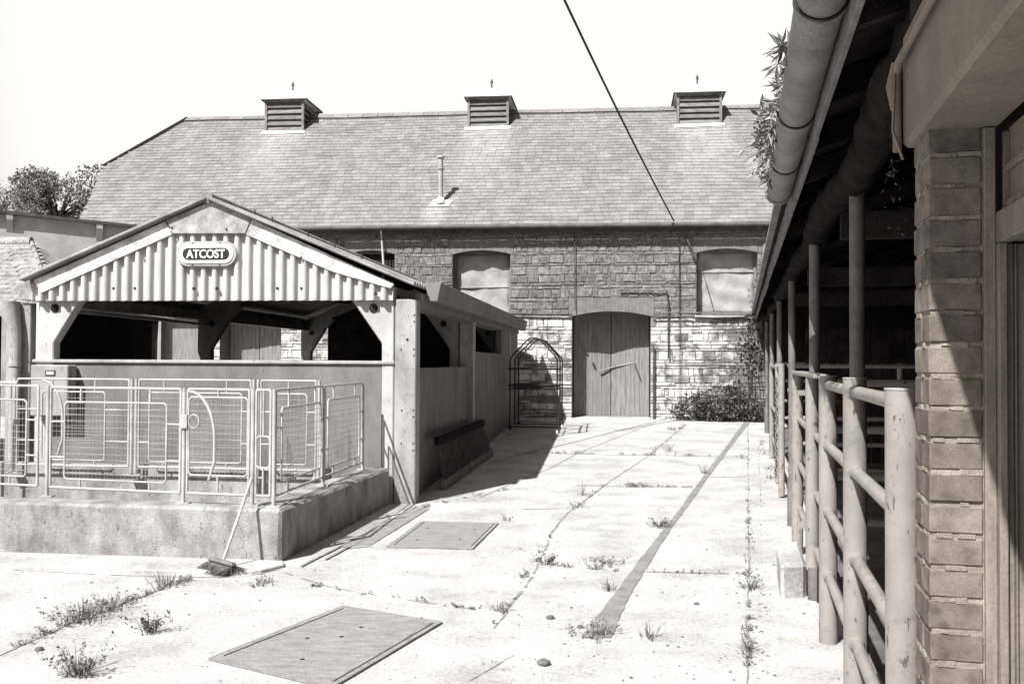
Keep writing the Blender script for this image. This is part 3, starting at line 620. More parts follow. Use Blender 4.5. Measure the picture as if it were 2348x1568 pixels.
# corrugated gable sheet
def zroof(s): return ap.z - abs(s - ap.x) * ((ap.z - eR.z) / (eR.x - ap.x) if s > ap.x else (ap.z - eL.z) / (ap.x - eL.x))
mb = MB(); pitch = .1385; n = int((-.26 - L0) / pitch * 14)
sl_ = L0 + .02; vs = []
for i in range(n + 1):
    s = sl_ + (-.27 - sl_) * i / n; d = -.064 + .031 * math.tanh(1.7 * math.cos(2 * math.pi * (s - ap.x) / pitch)) / math.tanh(1.7)
    zt_ = max(zroof(s) - .06, zc + .02); e0 = random.uniform(-.002, .002)
    vs += [SF(s, d, z_) for z_ in (zc + e0, zc + .006, zt_ - .006, zt_)]
mb.add(vs, [(4 * i + k, 4 * i + 4 + k, 4 * i + 5 + k, 4 * i + 1 + k) for i in range(n) for k in range(3)], True); gab = mb.build('gable_sheet', M['sheet'], shed, thick=.007)
mb = MB()
for u, v in ((326, 661), (388, 661), (555, 661), (620, 661), (793, 661), (861, 661), (1073, 676), (235, 663)):
    u_ = u / 1.0
for u in (262, 311, 445, 498, 637, 692, 862):
    q = S(u, 661 if u < 800 else 673, -.08); mb.tube([SF(q.x, -.07, q.z), SF(q.x, -.10, q.z)], .018, 8)
mb.build('bolts', M['black'], gab)
# barge boards: flat sheets folded along the verge, with a cap piece at the apex
def plate(px, d0, th, name, m, bev=.004):
    P = [S(u, v, d0) for u, v in px]; mb = MB(); mb.prism([SF(p.x, d0, p.z) for p in P], SF.uy * th); return mb.build(name, m, shed, bevel=bev)
plate(((76, 642), (379, 507), (395, 537), (95, 671)), -.112, .012, 'barge_board', M['barge'])
plate(((577, 501), (765, 588), (880, 640), (904, 651), (896, 661), (800, 634), (760, 622), (562, 537)), -.112, .012, 'barge_board', M['barge'])
plate(((380, 505), (470, 467), (487, 463), (504, 467), (576, 500), (562, 535), (397, 535)), -.126, .012, 'apex_cap', M['capsheet'])
for u, v in ((316, 574), (519, 525), (394, 521), (878, 632), (690, 590)): mb = MB(); q = S(u, v, -.13); mb.tube([SF(q.x, -.11, q.z), SF(q.x, -.14, q.z)], .012, 6); mb.build('fixing_bolt', M['rust'], shed)
# roof sheets, corrugated down the slope
for sg, e in ((-1, eL), (1, eR)):
    mb = MB(); e0 = SF(ap.x, 0, ap.z); n = int(LEN / .146 * 8); vs = []
    ed = e.x + .03 * sg
    for i in range(n + 1):
        d = -.16 + (LEN + .1) * i / n; h = .024 * math.cos(2 * math.pi * d / .146)
        vs += [SF(ap.x + (ed - ap.x) * k_, d, ap.z + (zroof(ed) - ap.z) * k_ + .03 + h) for k_ in (0, .004, .996, 1)]
    mb.add(vs, [(4 * i + k, 4 * i + 4 + k, 4 * i + 5 + k, 4 * i + 1 + k) for i in range(n) for k in range(3)], True); mb.build('roof_sheet', M['oldsheet'], shed, thick=.012)
    # rolled verge edge
    mb = MB(); q = SF(ap.x + .01 * sg, -.15, ap.z + .02); r_ = SF(ed, -.15, zroof(ed) + .02); mb.bar(q, r_, .09, .04); mb.build('verge_trim', M['oldsheet'], shed, bevel=.012)
mb = MB(); mb.tube([SF(ap.x, -.16, ap.z + .03), SF(ap.x, LEN, ap.z + .03)], .07, 10); mb.build('ridge_cap', M['oldsheet'], shed)
mb = MB()
for i in range(5): s = ap.x + .55 + .22 * i * (1.5 if i > 1 else 1); mb.tube([SF(s, -.05, zroof(s) + .04), SF(s, -.05, zroof(s) + .12)], .012, 5)
mb.build('hook_bolts', M['rust'], shed)
# precast portal frames
def portal(d, th, m, rafter=True):
    z0 = 0.0; k = S(182, 695).x; k2 = S(805, 695).x; lb = S(121, 786); rb = S(875, 787); e_ = .02
    for sg in (0, 1):
        o_, i_, kk, zb_ = (L0 + .02, lb.x, k, lb.z) if sg == 0 else (-.275, rb.x, k2, rb.z)
        mb = MB(); pts = [(o_, z0), (i_, z0), (i_, zb_), (kk, zc + .02), (kk + (.2 if sg == 0 else -.2), zroof(kk) - .30), (kk, zroof(kk) - .12), (o_, zroof(o_) - .1)]
        # hole through the knee
        mb.prism([SF(s, d + .012, z) for s, z in pts], SF.uy * th); fr = mb.build('portal_column', m, shed, bevel=.012)
        mb = MB(); q = S(125, 706) if sg == 0 else S(856, 706); mb.tube([SF(q.x, d + .002, q.z), SF(q.x, d + .02, q.z)], .055, 14); mb.build('knee_hole', M['darkin'], fr)
    for sg in (0, 1):
        a = k if sg == 0 else k2
        if rafter: mb = MB(); mb.bar(SF(a, d + th / 2 + .012, zroof(a) - .2), SF(ap.x, d + th / 2 + .012, ap.z - .2), th - .01, .2); mb.build('rafter', m, shed)
for d in FR: portal(d, .16, M['precast'] if d else M['white'])
# right outer column in front of the side wall
mb = MB(); c0 = S(906, 900).x; mb.box(SF, c0, 0, -.03, .22, 0, S(930, 686).z); col = mb.build('column', M['precast'], shed, bevel=.012)
mb = MB()
for u, v in ((950, 722), (950, 737), (934, 778), (920, 800), (949, 800), (949, 815), (948, 940), (948, 955), (921, 940), (947, 1016), (947, 1032), (920, 1016)):
    q = S(u, v, -.03); mb.tube([SF(q.x, -.028, q.z), SF(q.x, -.034, q.z)], .010 if u != 934 else .017, 8)
mb.build('bolt_holes', M['black'], col)
for d in FR[1:]:
    mb = MB(); mb.box(SF, c0, -.02, d - .02, d + .25, 0, zc + .05); mb.build('column', M['precast'], shed, bevel=.01)
mb = MB(); a = S(40, 760, .3).x; mb.box(SF, a, S(74, 760, .1).x, .06, .3, 0, zc - .02); mb.build('column', M['precast'], shed, bevel=.01)
# walls
mb = MB(); mb.box(SF, L0 + .015, c0 - .005, .02, .2, 0, zs - .045); mb.build('front_wall', M['wallrender'], shed)
mb = MB(); mb.box(SF, L0 - .01, c0 - .005, -.012, .22, zs - .044, zs); mb.build('sill', M['precast'], shed, bevel=.01)
mb = MB(); z1 = 1.62
mb.box(SF, -.24, -.10, .23, 4.72, 0, z1); mb.box(SF, -.14, -.02, 5.01, 10.27, 0, 1.87); mb.box(SF, -.14, -.02, 8.7, 10.27, 1.872, zc); mb.box(SF, -.14, -.02, 10.56, LEN - .05, 0, zc); mb.build('side_wall', M['wallrender'], shed)
mb = MB(); mb.box(SF, L0, L0 + .14, .23, 10.3, 0, 1.5); mb.build('side_wall', M['wallrender'], shed)
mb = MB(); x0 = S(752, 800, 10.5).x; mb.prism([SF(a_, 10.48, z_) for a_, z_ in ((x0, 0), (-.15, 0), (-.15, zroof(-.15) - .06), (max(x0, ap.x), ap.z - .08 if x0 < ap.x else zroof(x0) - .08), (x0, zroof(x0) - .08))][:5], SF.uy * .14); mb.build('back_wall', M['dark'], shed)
# eaves beams, gutters, purlins
mb = MB(); mb.box(SF, -.26, -.10, .24, LEN - .1, zc - .07, zc + .08); mb.box(SF, -.095, .01, .24, LEN - .1, zc - .06, zc + .10); mb.build('eaves_beam', M['eaveconc'], shed)
def gutter(s0, s1, d0, name):
    mb = MB(); z0 = zc + .02; z1 = zc + .25; t = .035
    mb.prism([SF(s, d0, z) for s, z in ((s0 + .05, z0), (s1 - .05, z0), (s1, z1), (s1 - t, z1), (s1 - .05 - t, z0 + t), (s0 + .05 + t, z0 + t), (s0 + t, z1), (s0, z1))], SF.uy * (LEN - .1 - d0)); mb.prism([SF(s, d0 - .012, z) for s, z in ((s0 + .05, z0), (s1 - .05, z0), (s1, z1), (s0, z1))], SF.uy * .011); return mb.build(name, M['precast'], shed, bevel=.004)
gutter(.015, .22, .42, 'gutter').data.materials[0] = M['eaveconc']; gutter(S(33, 670).x, S(92, 670).x, .02, 'gutter').data.materials[0] = M['capsheet']
mb = MB(); mb.box(SF, L0 + .02, L0 + .2, .2, 10.3, zc - .03, zc + .12); mb.build('eaves_beam', M['precast'], shed)
for s in (-3.7, -2.9, -1.9, -1.1): mb = MB(); mb.box(SF, s - .05, s + .05, .2, LEN - .2, zroof(s) - .15, zroof(s) - .02); mb.build('purlin', M['log'], shed)
mb = MB(); p, q = S(190, 718, .4), S(455, 752, 4.6); mb.tube([SF(L0 + .25, .3, zc - .10), SF(L0 + .25, 4.7, zc - .11)], .022, 8); mb.build('pipe_rail', M['galv'], shed)
mb = MB(); p = S(20, 690, .06); q = S(35, 780, .06); x = (S(26, 800, .0).x + S(50, 800, .0).x) / 2
mb.tube([SF(x - .12, .0, zc), SF(x - .12, .0, zc - .06), SF(x - .02, -.03, zc - .3), SF(x, -.03, zc - .42), SF(x, -.03, .0)], [.14, .14, .08, .07, .07], 14); mb.tube([SF(x, -.03, zc - .75), SF(x, -.03, zc - .80)], .082, 14); mb.build('downpipe', M['precast'], shed)
# nameplate
def pill(mb, fr, cx, cz, w_, h_, d0, th, n=14):
    r = h_ / 2; pts = [(cx + (w_ / 2 - r) + r * math.sin(math.pi * i / n), cz + r * math.cos(math.pi * i / n)) for i in range(n + 1)] + [(cx - (w_ / 2 - r) - r * math.sin(math.pi * i / n), cz - r * math.cos(math.pi * i / n)) for i in range(n + 1)]
    mb.prism([fr(s, d0, z) for s, z in pts], fr.uy * th)
qa, qb = S(405, 582, -.12), S(543, 580, -.12); cx = (qa.x + qb.x) / 2; cz = (S(474, 553, -.12).z + S(474, 611, -.12).z) / 2; wd = qb.x - qa.x; ht = S(474, 553, -.12).z - S(474, 611, -.12).z
sg = thing('nameplate', SF(cx, -.12, cz), 'white rounded nameplate with white lettering on a black pill, on the corrugated gable', 'sign')
mb = MB(); pill(mb, SF, cx, cz, wd, ht, -.13, .045); mb.build('plate', M['precast'], sg, bevel=.008)
mb = MB(); pill(mb, SF, cx, cz, wd - .07, ht - .07, -.142, .02); mb.build('rim', M['signwhite'], sg, bevel=.006)
mb = MB(); pill(mb, SF, cx, cz, wd * .775, ht * .475, -.147, .01); mb.build('panel', M['black'], sg)
cu = bpy.data.curves.new('lettering', 'FONT'); cu.body = 'ATCOST'; cu.align_x = 'CENTER'; cu.align_y = 'CENTER'; cu.size = 1; cu.offset = .022; cu.extrude = .02; cu.space_character = 1.02
to = bpy.data.objects.new('lettering_curve', cu); COL.objects.link(to); bpy.context.view_layer.update()
me = bpy.data.meshes.new_from_object(to.evaluated_get(bpy.context.evaluated_depsgraph_get())); bpy.data.objects.remove(to)
xs = [v.co.x for v in me.vertices]; yv = [v.co.y for v in me.vertices]; kx = wd * .64 / (max(xs) - min(xs)); ky = ht * .345 / (max(yv) - min(yv)); mx_, my_ = (max(xs) + min(xs)) / 2, (max(yv) + min(yv)) / 2
for v in me.vertices: v.co = SF(cx + (v.co.x - mx_) * kx, -.151 - v.co.z * .1, cz + (v.co.y - my_) * ky) - Vector(sg['_o'])
me.materials.clear(); me.materials.append(M['signwhite']); lt = bpy.data.objects.new('lettering', me); COL.objects.link(lt); lt.parent = sg
mb = MB()
for dx in (-.17, .17):
    for dz in (-.5, .5): mb.tube([SF(cx + dx, -.12, cz + dz * (ht - .04)), SF(cx + dx, -.145, cz + dz * (ht - .04))], .009, 6)
mb.build('screws', M['rust'], sg)
# cabinet on the front wall
a, b = S(72, 845, -.18), S(158, 838, -.18); zt = S(110, 836, -.18).z; z0 = zt - .62
cb = thing('wall_cabinet', SF((a.x + b.x) / 2, -.02, z0), 'grey metal cabinet with a small blank plate, on the gabled shed front wall', 'cabinet')
mb = MB(); mb.box(SF, a.x, b.x, -.20, .0, z0, zt); mb.build('case', M['precast'], cb, bevel=.012)
q0, q1 = S(104, 848, -.2), S(127, 861, -.2); mb = MB(); mb.box(SF, q0.x, q1.x, -.208, -.198, q1.z, q0.z); mb.build('plate_edge', M['rust'], cb)
mb = MB(); mb.box(SF, q0.x + .016, q1.x - .016, -.211, -.206, q1.z + .014, q0.z - .014); mb.build('plate', M['sheet'], cb)
# ---------------------------------------------------------------- low pen wall, trough
PW = thing('pen_wall', PF(-1.5, 0, 0), 'low weathered concrete wall round the pen, carrying mesh gates and rails', 'wall')
mb = MB(); hz = .466; R2 = PF.loc(SF(c0 - .05, -.05, 0)); bk = R2.y
zt_ = on_plane(640, 1167, PF(0, 0, 0), PF.uy).z
def slab(mb, pts, z0, z1): mb.prism([Vector((p.x, p.y, z0)) for p in pts], (0, 0, z1 - z0))
slab(mb, [PF(-6, 0, 0), PF(0, 0, 0), PF(R2.x, bk, 0), PF(R2.x - .34, bk, 0), PF(-.34, .3, 0), PF(-6, .3, 0)], -.05, zt_)
mb.build('wall', M['render'], PW, bevel=.025)
mb = MB(); mb.box(PF, -6, -.2, .32, bk - .05, 0, .06); mb.build('floor', M['render'], PW)
tr = thing('feed_trough', PF(-2.2, 2.6, 0), 'long concrete feed trough along the front wall of the gabled shed', 'trough')
td = PF.loc(on_plane(400, 1067, (0, 0, .55), Vector((0, 0, 1)))).y; print('TROUGH', td)
td = min(max(td, 1.9), 2.9)
mb = MB(); mb.box(PF, -5.5, -.35, td, td + .12, .06, .55); mb.build('front_wall', M['render'], tr, bevel=.01)
mb = MB(); mb.box(PF, -5.5, -.35, td + .121, bk - .12, .06, .30); mb.build('basin', M['wallrender'], tr)
# ---------------------------------------------------------------- mesh gates and rails
ZT = zt_
def gate_panel(p, q, z0, z1, label, name='mesh_gate', post0=True, post1=True, inner=(.15, .14, .13, .08), mesh=True, arc=False, group='mesh gates round the pen', drop=True, ncol=None, r=.0125):
    p, q = Vector(p), Vector(q); p.z = q.z = 0; d = (q - p); L = d.length; d.normalize(); Z = Vector((0, 0, 1))
    P = lambda a, z: p + d * a + Z * z
    t = thing(name, (p.x, p.y, ZT), label, 'gate', group)
    zb_ = ZT
    for a, on in ((0, post0), (L, post1)):
        if on:
            m = MB(); m.tube([P(a, zb_), P(a, z1 + .01)], .0175, 8); m.box(WORLD, P(a, 0).x - .06, P(a, 0).x + .06, P(a, 0).y - .045, P(a, 0).y + .045, zb_, zb_ + .012); m.build('post', M['galv'], t)
    o = .035
    m = MB(); m.tube([P(o, z0), P(o, z1 - .012), P(o + .012, z1), P(L - o - .012, z1), P(L - o, z1 - .012), P(L - o, z0)], r, 8); m.tube([P(o, z0), P(L - o, z0)], r, 8); m.build('outer_frame', M['galv'], t)
    a0, a1, c0_, c1 = o + inner[0], L - o - inner[1], z0 + inner[3], z1 - inner[2]; k = .025
    m = MB(); m.tube([P(a0 + k, c0_), P(a0, c0_ + k), P(a0, c1 - k), P(a0 + k, c1), P(a1 - k, c1), P(a1, c1 - k), P(a1, c0_ + k), P(a1 - k, c0_), P(a0 + k, c0_)], .010, 6)
    for a in ([a0 + (a1 - a0) * .16, a0 + (a1 - a0) * .84] if L > .9 else [(a0 + a1) / 2]):
        m.tube([P(a, c1), P(a, z1)], .010, 6); m.tube([P(a, c0_), P(a, z0)], .010, 6)
    for z in (c0_ + (c1 - c0_) * .28, c0_ + (c1 - c0_) * .74):
        m.tube([P(o, z), P(a0, z)], .010, 6); m.tube([P(a1, z), P(L - o, z)], .010, 6)
    m.build('inner_frame', M['galv'], t)
    if mesh:
        m = MB(); n = ncol or int((a1 - a0) / .042); e = lambda: random.uniform(-.003, .003)
        for i in range(1, n): x = a0 + (a1 - a0) * i / n + e(); m.tube([P(x, c0_), P(x + e(), c1)], .0018, 4, False)
        n = int((c1 - c0_) / .058)
        for i in range(1, n):
            z = c0_ + (c1 - c0_) * i / n + e(); q_ = [P(a0 + (a1 - a0) * j / 6, z + (e() * 2 if 0 < j < 6 else 0)) for j in range(7)]; m.tube(q_, .0022, 4, False)
        m.build('mesh', M['wire'], t)
    if arc:
        m = MB(); R = .26; a = a0 if arc > 0 else a1
        m.tube([P(a + arc * R * math.sin(math.pi / 2 * i / 8) * .95, z1 - .02 - R * 1.6 * (1 - math.cos(math.pi / 2 * i / 8))) for i in range(9)] + [P(a + arc * R * .95, z0 + .28), P(a + arc * R * .75, z0 + .12)], .014, 8); m.build('curved_bar', M['galv'], t)
    return t
def top(u, v): return on_plane(u, v, (0, 0, ZT), Vector((0, 0, 1)))
a107, a420, a578, a627 = top(107, 1138), top(420, 1153), top(578, 1159), top(627, 1161.5)
a95 = top(92, 1136); aL = a95 + (a95 - a420).normalized() * 1.5
s740, s830 = top(740, 1113), top(831, 1076)
gt1 = ZT + 1.0; gb = ZT + .09
print('ZT', ZT, a627, gt1)
gate_panel(aL, a95, gb, gt1 + .01, 'mesh gate running out of view past the downpipe, leftmost of the front row', post1=False, inner=(.15, .13, .13, .08))
gate_panel(a107, a420, gb, gt1, 'widest mesh gate in the front row, in front of the wall cabinet')
gate_panel(a420, a578, gb, gt1, 'narrow mesh gate with a ring latch, between the wide gate and the corner', post0=False, inner=(.012, .012, .07, .16), arc=1)
mb = MB(); c = a420 + (a578 - a420).normalized() * .1 + Vector((0, -.02, .72))
dd = (a578 - a420).normalized(); mb.tube([c + dd * .05 * math.cos(i / 12 * 2 * math.pi) + Vector((0, 0, .06 * math.sin(i / 12 * 2 * math.pi))) for i in range(13)], .006, 6); mb.box(WORLD, a420.x - .03, a420.x + .035, a420.y - .035, a420.y - .02, ZT + .66, ZT + .78)
tag(mb.build('ring_latch', M['galv'], org=c), 'ring latch holding the narrow mesh gate to its post', 'latch')
gate_panel(a578, a627, gb, gt1, 'very narrow barred panel at the outer corner of the pen', mesh=False, post0=False, inner=(.0, .0, .40, .24))
gate_panel(a627, s740, gb, gt1, 'mesh panel on the pen side wall, nearer the corner', post0=False, inner=(.16, .06, .16, .10))
gate_panel(s740, s830, gb, gt1, 'mesh panel on the pen side wall, against the shed end', post0=False, inner=(.12, .12, .14, .08))
yb = PF.loc(on_plane(500, 873, (0, 0, gt1), Vector((0, 0, 1)))).y; print('REAR', yb)
yb = min(max(yb, 1.6), td - .1)
x1 = PF.loc(top(800, 1085)).x - .15
gate_panel(PF(-3.95, yb, 0), PF(-2.55, yb, 0), gb, gt1 + .04, 'rear mesh gate before the trough, beside the cabinet shadow', inner=(.3, .28, .14, .06), arc=1)
gate_panel(PF(-2.5, yb, 0), PF(-1.15, yb, 0), gb, gt1 + .04, 'rear mesh gate before the trough, behind the narrow gate', inner=(.12, .1, .14, .06))
gate_panel(PF(-1.1, yb, 0), PF(-.42, yb, 0), gb, gt1 + .04, 'short rear mesh gate before the trough, nearest the tall column', inner=(.1, .1, .14, .06))
mb = MB(); a = PF(-4.3, .35, gt1 - .02); mb.tube([PF(-6, 1.9, gt1), PF(-4.15, 1.75, gt1), PF(-4.1, 1.75, gt1 - .05), PF(-4.1, 1.75, .06)], .02, 8); mb.tube([PF(-4.1, 1.75, gt1), PF(-3.7, 1.8, gt1)], .02, 8)
for x in (-4.35, -4.6, -5.2): mb.tube([PF(x, 1.78, gt1), PF(x, 1.78, .06)], .016, 8)
mb.tube([PF(-6, 1.82, .7), PF(-4.1, 1.76, .62)], .016, 8); tag(mb.build('tubular_rail', M['galv'], org=PF(-4.2, 1.75, 0)), 'plain tubular rail at the back of the pen, in front of the downpipe', 'rail')
# ---------------------------------------------------------------- broom
hd = on_ground(508, 1312); tp = on_plane(577, 1096, PF(0, -.03, 0), PF.uy)
br = thing('yard_broom', hd, 'worn broom leaning on the pen wall, bristles down on the concrete', 'broom')
b0 = hd + Vector((0, 0, .06)); mb = MB(); mb.tube([b0, tp], .013, 8); mb.build('handle', M['galv'], br)
mb = MB(); ax = (on_ground(545, 1322) - on_ground(465, 1300)).normalized(); sd_ = Vector((-ax.y, ax.x, 0))
mb.bar(b0 - ax * .18 + Vector((0, 0, .03)), b0 + ax * .18 + Vector((0, 0, .03)), .05, .03); mb.build('head', M['fascia'], br, bevel=.008)
mb = MB()
for i in range(1100):
    a = random.uniform(-.17, .17); c = random.uniform(-.035, .035); p = b0 + ax * a + sd_ * c + Vector((0, 0, .01)); q = p + ax * random.uniform(-.05, .05) + sd_ * (c * 2.2 + random.uniform(-.05, .05)) ; q.z = gz(q.y) + random.uniform(.006, .03)
    mb.tube([p, q], [.0035, .002], 3, False)
mb.build('bristles', M['bristle'], br)
# ---------------------------------------------------------------- slatted hurdle leaning on the shed side wall
A0, A1 = on_plane(996, 1010, SF(.02, 0, 0), SF.ux), on_plane(1101, 968, SF(.02, 0, 0), SF.ux); B0, B1 = on_ground(1017, 1121), on_ground(1126, 1045)
print('HURDLE', A0, A1, B0, B1)
hu = thing('slatted_hurdle', (B0 + B1) / 2, 'dark slatted hurdle between two bars, leaning on the shed side wall', 'hurdle')
mb = MB(); mb.bar(A0 + Vector((.04, -.1, 0)), A1 + Vector((.04, 0, 0)), .08, .10); mb.build('top_bar', M['log'], hu, bevel=.008)
mb = MB(); mb.bar(B0 + Vector((0, -.05, .06)), B1 + Vector((0, 0, .06)), .08, .11); mb.build('bottom_bar', M['fascia'], hu, bevel=.008)
mb = MB(); n = 30
for i in range(n):
    t = (i + .5) / n; mb.bar(A0.lerp(A1, t) + Vector((.04, 0, -.03)), B0.lerp(B1, t) + Vector((0, 0, .1)), .02, .045, up=(B1 - B0))
mb.build('slats', M['rust'], hu)
# ---------------------------------------------------------------- wheeled cage trolley by the barn doors
n0 = on_ground(1169, 998); n1 = on_ground(1277, 998); TF = Frame(n0.x, n0.y, math.atan(.108)); TW = (n1 - n0).length; TD = 1.7; tz0 = gz(n0.y)
print('TROLLEY', n0, TW)
tr_ = thing('cage_trolley', TF(TW / 2, TD / 2, tz0), 'tall empty tube cage trolley with arched hoops and small castors, by the barn doors', 'trolley')
h1, h2 = tz0 + 1.50, tz0 + 1.94
def hoop(d):
    m = MB(); w_ = TW
    m.tube([TF(0, d, tz0 + .16), TF(0, d, h1), TF(.025, d, h1 + .07), TF(w_ * .36, d, h2 - .035), TF(w_ * .43, d, h2), TF(w_ * .57, d, h2), TF(w_ * .64, d, h2 - .035), TF(w_ - .025, d, h1 + .07), TF(w_, d, h1), TF(w_, d, tz0 + .16)], .016, 8); return m.build('hoop', M['black'], tr_)
for d in (0, .55 * TD, TD): hoop(d)
for z, r in ((tz0 + .18, .016), (tz0 + .93, .012), (tz0 + 1.0, .02), (tz0 + 1.33, .02)):
    m = MB(); e = .03; m.tube([TF(-e, -e, z), TF(TW + e, -e, z), TF(TW + e, TD + e, z), TF(-e, TD + e, z), TF(-e, -e, z)], r, 8); m.tube([TF(-e, TD * .5, z), TF(TW + e, TD * .5, z)], r * .8, 8); m.build('rail', M['black'], tr_)
for a, d in ((0, 0), (TW, 0), (0, TD), (TW, TD)):
    m = MB(); m.tube([TF(a - .018, d, tz0 + .065), TF(a + .018, d, tz0 + .065)], .06, 12); m.build('castor', M['white'], tr_)
    m = MB(); m.box(TF, a - .03, a + .03, d - .02, d + .02, tz0 + .10, tz0 + .18); m.build('castor_fork', M['rust'], tr_)
# ---------------------------------------------------------------- open fronted cattle shed on the right
def R(c, Y, z): a, b = rc(c, Y); return RF(a, b, z)
def ra(c): return c * .9745
CS = thing('cattle_shed', R(.53, 4.57, 0), 'dark open fronted cattle shed with a deep gutter, pipe posts and brick door pillar', 'shed')
YF = 23.6
PX0, PX1 = .4366, .4366 + .119                           # pillar, across
PB0, PB1 = 2.541, 2.745                                  # pillar, along
# bricks of the pillar, one by one
mb = MB(); bk = MB(); hz_ = .0755; rnd = random.Random(5)
for i in range(32):
    z0, z1 = i * hz_ - .06, i * hz_ - .06 + .0665; j = lambda k=.0012: rnd.uniform(-k, k)
    if z0 > 2.26: break
    off = j(.0015); cuts = [0, PB1 - PB0] if i % 2 else [0, .098, PB1 - PB0]
    for a, b in zip(cuts, cuts[1:]):
        e = .0045; x0, x1, y0, y1 = PX0 + off + j(), PX1, PB0 + a + (e if a else j(.0015)), PB0 + b - e
        P = [RF(x0 + j(), y0 + j(), z0 + j()), RF(x1, y0 + j(), z0 + j()), RF(x1, y1, z0), RF(x0 + j(), y1, z0 + j()), RF(x0 + j(), y0 + j(), z1 + j()), RF(x1, y0 + j(), z1 + j()), RF(x1, y1, z1), RF(x0 + j(), y1, z1 + j())]
        mb.hexa(P)
mb.build('pillar_bricks', M['brick'], CS, bevel=.004)
bk = MB(); n = 60
for i in range(n):                                       # rough bedding, flush here and there
    z0, z1 = -.1 + 2.36 * i / n, -.1 + 2.36 * (i + 1) / n; o1, o2 = rnd.uniform(.0035, .006), rnd.uniform(.0035, .006)
    bk.box(RF, PX0 + o1, PX1 + .004, PB0 + o2, PB1 - .006, z0, z1)
# smeared, lumpy pointing over the joints
for i in range(1, 31):
    zj = i * hz_ - .06 - .0045
    for _ in range(5):
        face = rnd.random() < .6; wd = rnd.uniform(.012, .05); hh = rnd.uniform(.003, .009) ; t = rnd.random(); pr = rnd.uniform(.0008, .0022)
        if face: x = PX0 + .004 + t * (PX1 - PX0 - .05); bk.box(RF, x, x + wd, PB0 - pr, PB0 + .006, zj - hh, zj + hh * rnd.uniform(.4, 1))
        else: y = PB0 + .002 + t * (PB1 - PB0 - .05); bk.box(RF, PX0 - pr, PX0 + .006, y, y + wd, zj - hh, zj + hh * rnd.uniform(.4, 1))
bk.build('pillar_mortar', M['mortar'], CS)
# lintel beam running towards the camera, cable conduit, junction
mb = MB(); mb.box(RF, .412, .60, .9, 2.76, 2.262, 2.56); mb.build('lintel', M['beam'], CS, bevel=.012)
mb = MB(); mb.tube([RF(.395, .9, 2.475), RF(.395, 2.70, 2.475)], .010, 10); mb.tube([RF(.395, 2.60, 2.475), RF(.395, 2.70, 2.475), RF(.392, 2.73, 2.45), RF(.395, 2.735, 2.25)], .0115, 8); mb.build('conduit', M['beam'], CS)
mb = MB(); mb.tube([RF(.385, 2.72, 2.48), RF(.382, 2.735, 2.42), RF(.385, 2.74, 2.36)], [.006, .016, .006], 8); mb.tube([RF(.388, 2.72, 2.48), RF(.38, 2.71, 2.3), RF(.40, 2.68, 2.22)], .004, 5); mb.build('hook', M['frame'], CS)
# wall above the lintel
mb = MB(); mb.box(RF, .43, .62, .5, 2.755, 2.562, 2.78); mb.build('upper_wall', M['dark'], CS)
# door frame in the reveal
df = thing('door_frame', RF(.6, 2.6, 0), None, None); df.parent = CS; df.location = Vector(df['_o']) - Vector(CS['_o'])
mb = MB(); y1 = 2.60
ZH = 1.985
mb.box(RF, PX1 + .002, PX1 + .028, PB0 - .012, y1 + .1, -.05, 2.26)
for x0, x1, y0 in ((PX1 + .028, PX1 + .047, PB0 - .035), (PX1 + .0475, PX1 + .066, PB0 - .010), (PX1 + .0665, PX1 + .072, PB0 - .018), (PX1 + .0725, PX1 + .094, PB0 - .004), (PX1 + .0945, PX1 + .100, PB0 - .012)):
    mb.box(RF, x0, x1, y0, y1 + .1, -.05, ZH - .001)
mb.build('jamb', M['frame'], df, bevel=.003)
mb = MB(); mb.box(RF, PX1 + .028, PX1 + .06, .9, PB0 + .1, ZH, ZH + .075); mb.box(RF, PX1 + .0605, PX1 + .10, .9, PB0 + .1, ZH + .004, ZH + .07); mb.build('head', M['frame'], df, bevel=.004)
mb = MB(); mb.box(RF, PX1 + .06, PX1 + .08, .9, PB0 + .06, ZH + .077, 2.258); mb.build('transom_panel', M['beam'], df)
mb = MB()
for z in (ZH + .085, ZH + .17): mb.box(RF, PX1 + .048, PX1 + .061, .9, PB0 + .01, z, z + .016)
mb.box(RF, PX1 + .046, PX1 + .061, PB0 - .005, PB0 + .012, ZH + .078, 2.25); mb.build('beading', M['frame'], df, bevel=.002)
mb = MB(); mb.box(RF, PX1 + .125, PX1 + .16, .9, PB0 + .12, -.05, ZH + .03); mb.build('door_leaf', M['dark'], df)
# steel posts
py = [5.02, 7.2, 10.4, 13.8, 17.2, 20.6]
for i, Y in enumerate(py):
    m = MB(); z0 = gz(Y) - .05; cc = .585 if i == 0 else .53; m.tube([R(cc, Y, z0), R(cc, Y, 2.56)], .038, 14); m.tube([R(cc, Y, z0), R(cc, Y, z0 + .55)], .05, 14); m.build('post', M['rail'], CS)
# log plate, rafters, roof
m = MB(); pts = []; rr = []; rk = .07
for i in range(180):
    Y = 2.2 + (YF - 2.2) * i / 179; pts.append(R(.55 + .02 * math.sin(Y * 1.7), Y, 2.65 + .02 * math.sin(Y * 2.3))); rk = min(.09, max(.05, rk + random.uniform(-.007, .007))); rr.append(rk)
m.tube(pts, rr, 14)
for v_ in range(len(m.v)): m.v[v_] = m.v[v_] + Vector((random.uniform(-.012, .012), 0, random.uniform(-.012, .012)))
m.build('log_plate', M['log'], CS)
sl2 = math.tan(rad(20))
def zr_(c): return 2.74 + (c - .34) * sl2
for i in range(26):
    Y = .4 + .9 * i
    if Y > YF: break
    m = MB(); m.bar(R(.345, Y, zr_(.345) + .06), R(4.6, Y - .1, zr_(4.6) + .06), .07, .11); m.build('rafter', M['log'] if i % 3 else M['dark'], CS)
m = MB(); n = 40
